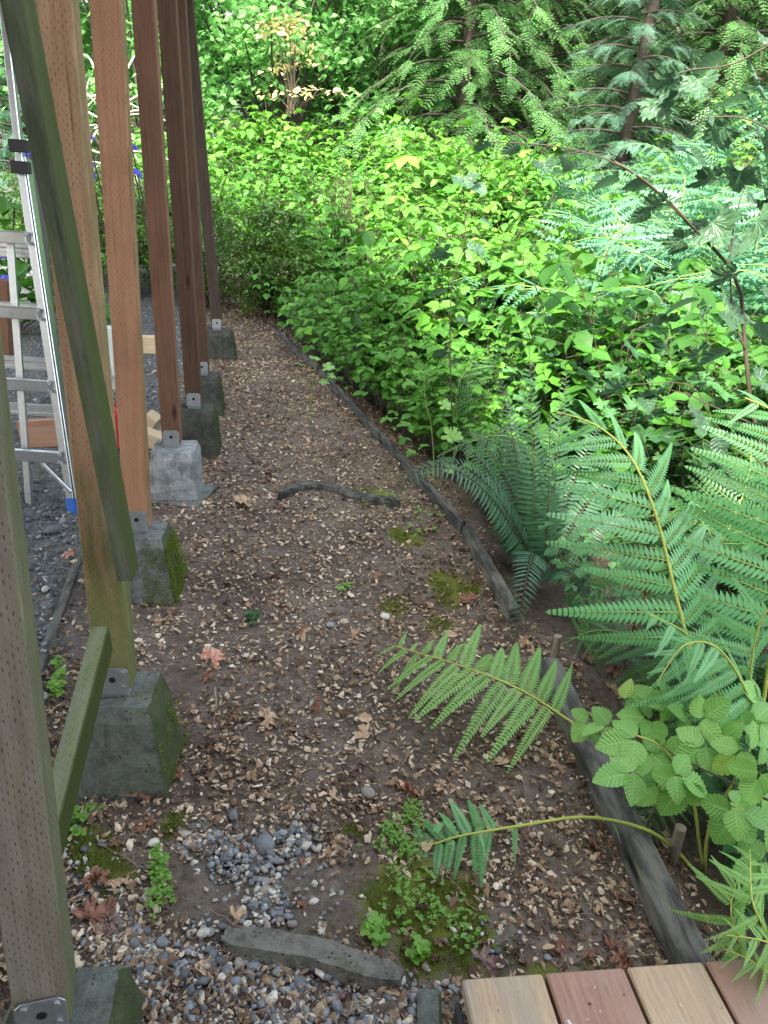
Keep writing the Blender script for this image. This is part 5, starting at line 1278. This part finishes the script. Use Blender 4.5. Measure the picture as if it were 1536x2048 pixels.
# rear section, leaning away
rf, rtp = P3(128, 905, y=yf+1.05), P3(70, 330, y=yf+.40)
lp(rf, rtp, .045, .024, M_alu, 'rail'); lp(rf-(.55, 0, 0), rtp-(.42, 0, 0), .045, .024, M_alu, 'rail')
for py_ in (905, 800, 692, 580, 470):
    u = (905-py_)/(905-330.); a = rf+(rtp-rf)*u; b = (rf-(.55, 0, 0))+((rtp-(.42, 0, 0))-(rf-(.55, 0, 0)))*u
    for dz, hh in ((-.022, .016), (0, .020), (.024, .016)): lp(a+(0, 0, dz), b+(0, 0, dz), .024, hh, M_alu, 'rung')

M_pine = post_mat('pine_offcut', (.46, .34, .20), (.58, .45, .29), 0, 1, 0, 0, 0); M_rust = post_mat('reddish_timber', (.26, .13, .08), (.38, .21, .13), 0, 1, 0, 0, .2)
M_pale = plain('pale_paint', (.50, .55, .50), .6, .3, 0, .15, 20, .1); M_redp = plain('red_plastic', (.42, .02, .02), .4, .5, 0, .2, 10, .02)
def yard(name, a, b, w, h, mat, lab, cat, za, ya, zb_=None, upv=(0, 0, 1)):
    p, q = P3(*a, y=ya), P3(*b, y=zb_ or ya); return beam_obj(name, p, q, w, h, mat, upv=upv, label=lab, cat=cat)
yard('timber_offcut', (42, 868), (150, 862), .05, .15, M_rust, 'thick reddish timber lying behind the ladder', 'timber', 0, 3.95)
yard('timber_beam', (225, 655), (228, 745), .12, .12, M_pale, 'pale painted beam end standing between the mossy and the broad post', 'beam', 0, 5.2)
yard('timber_beam', (215, 760), (250, 762), .14, .09, M_pale, 'pale block at the foot of the standing beam end', 'block', 0, 5.1)
yard('timber_beam', (282, 688), (345, 690), .1, .13, M_pine, 'light timber lying behind the broad orange post', 'timber', 0, 6.2)
yard('pine_offcut', (290, 835), (312, 850), .12, .09, M_pine, 'light pine offcut beside the pale grey block', 'offcut', 0, 4.3)
yard('pine_offcut', (285, 870), (325, 885), .10, .08, M_pine, 'second pine offcut lying under the first', 'offcut', 0, 4.15)
yard('dark_plank', (100, 742), (215, 748), .15, .04, M_edge2, 'dark plank lying on the gravel behind the mossy post', 'plank', 0, 5.0)
yard('short_post', (12, 720), (8, 560), .09, .09, M_posts[3], 'short orange post with a mossy foot behind the ladder', 'post', 0, 5.6, upv=(0, 1, 0))
rc = empty('fuel_can', tuple(P3(228, 860, y=4.35)), 'red plastic can half hidden behind the mossy post', 'can'); rc.location[2] = float(gz(rc.location[0], 4.35))
obj('body', box(0, 0, .13, .16, .14, .24, .02, 0, .5, .92, .9), M_redp, rc); obj('handle', tube(bez((-.05, 0, .25), (-.04, 0, .32), (.05, 0, .25), n=7), .010, 6), M_redp, rc); obj('cap', tube([(.05, 0, .24), (.05, 0, .29)], .022, 10), M_blk, rc)
# grit and scraps lying on the deck boards
o = T()
for i in range(70):
    p = dA + dirx*random.uniform(.02, .75) - diry*random.uniform(.01, .35); o.put(flakes[i % 12], euler(random.gauss(0, .2), random.gauss(0, .2), random.uniform(0, 6))*random.uniform(.0012, .0045), p+np.array([0, 0, .0022]), random.random())
obj('deck_litter', o, M_chip, kind='stuff', label='small scraps lying on the deck boards', cat='litter')
# brown leaves lodged in the bed against the edging
for k in range(46):
    y = random.uniform(1.9, 5.5); x = float(edge_x(y))+random.uniform(.06, .40)
    share('dead_leaf', dme[random.choice([0, 0, 1, 3])][random.randrange(5)], None, euler(random.gauss(0, .5), random.gauss(0, .5), random.uniform(0, 6))*random.uniform(.035, .065), (x, y, float(gz(x, y))+.02),
          label='dead leaf lodged in the fern bed behind the edging', cat='dead leaf', group='dead leaves in the fern bed')
# bits of bark and shell blown over the gravel yard
n = 2600; u = rng.uniform(0, 1, n); y = 1.7*(8/1.7)**u; x = row_x(y)-.30 - rng.uniform(0, 1, n)**1.5*1.3
sc = np.exp(rng.normal(math.log(.0062), .5, n)); o = T()
scatter(o, flakes, rng.integers(0, 12, n), eulers(rng.normal(0, .4, n), rng.normal(0, .4, n), rng.uniform(0, 6.28, n))*sc[:, None, None], np.stack([x, y, pz(x, y)+.012], 1), np.clip(rng.beta(1.2, 1.5, n), 0, 1))
obj('yard_litter', o, M_chip, kind='stuff', label='bark chips blown over the grey gravel', cat='litter')
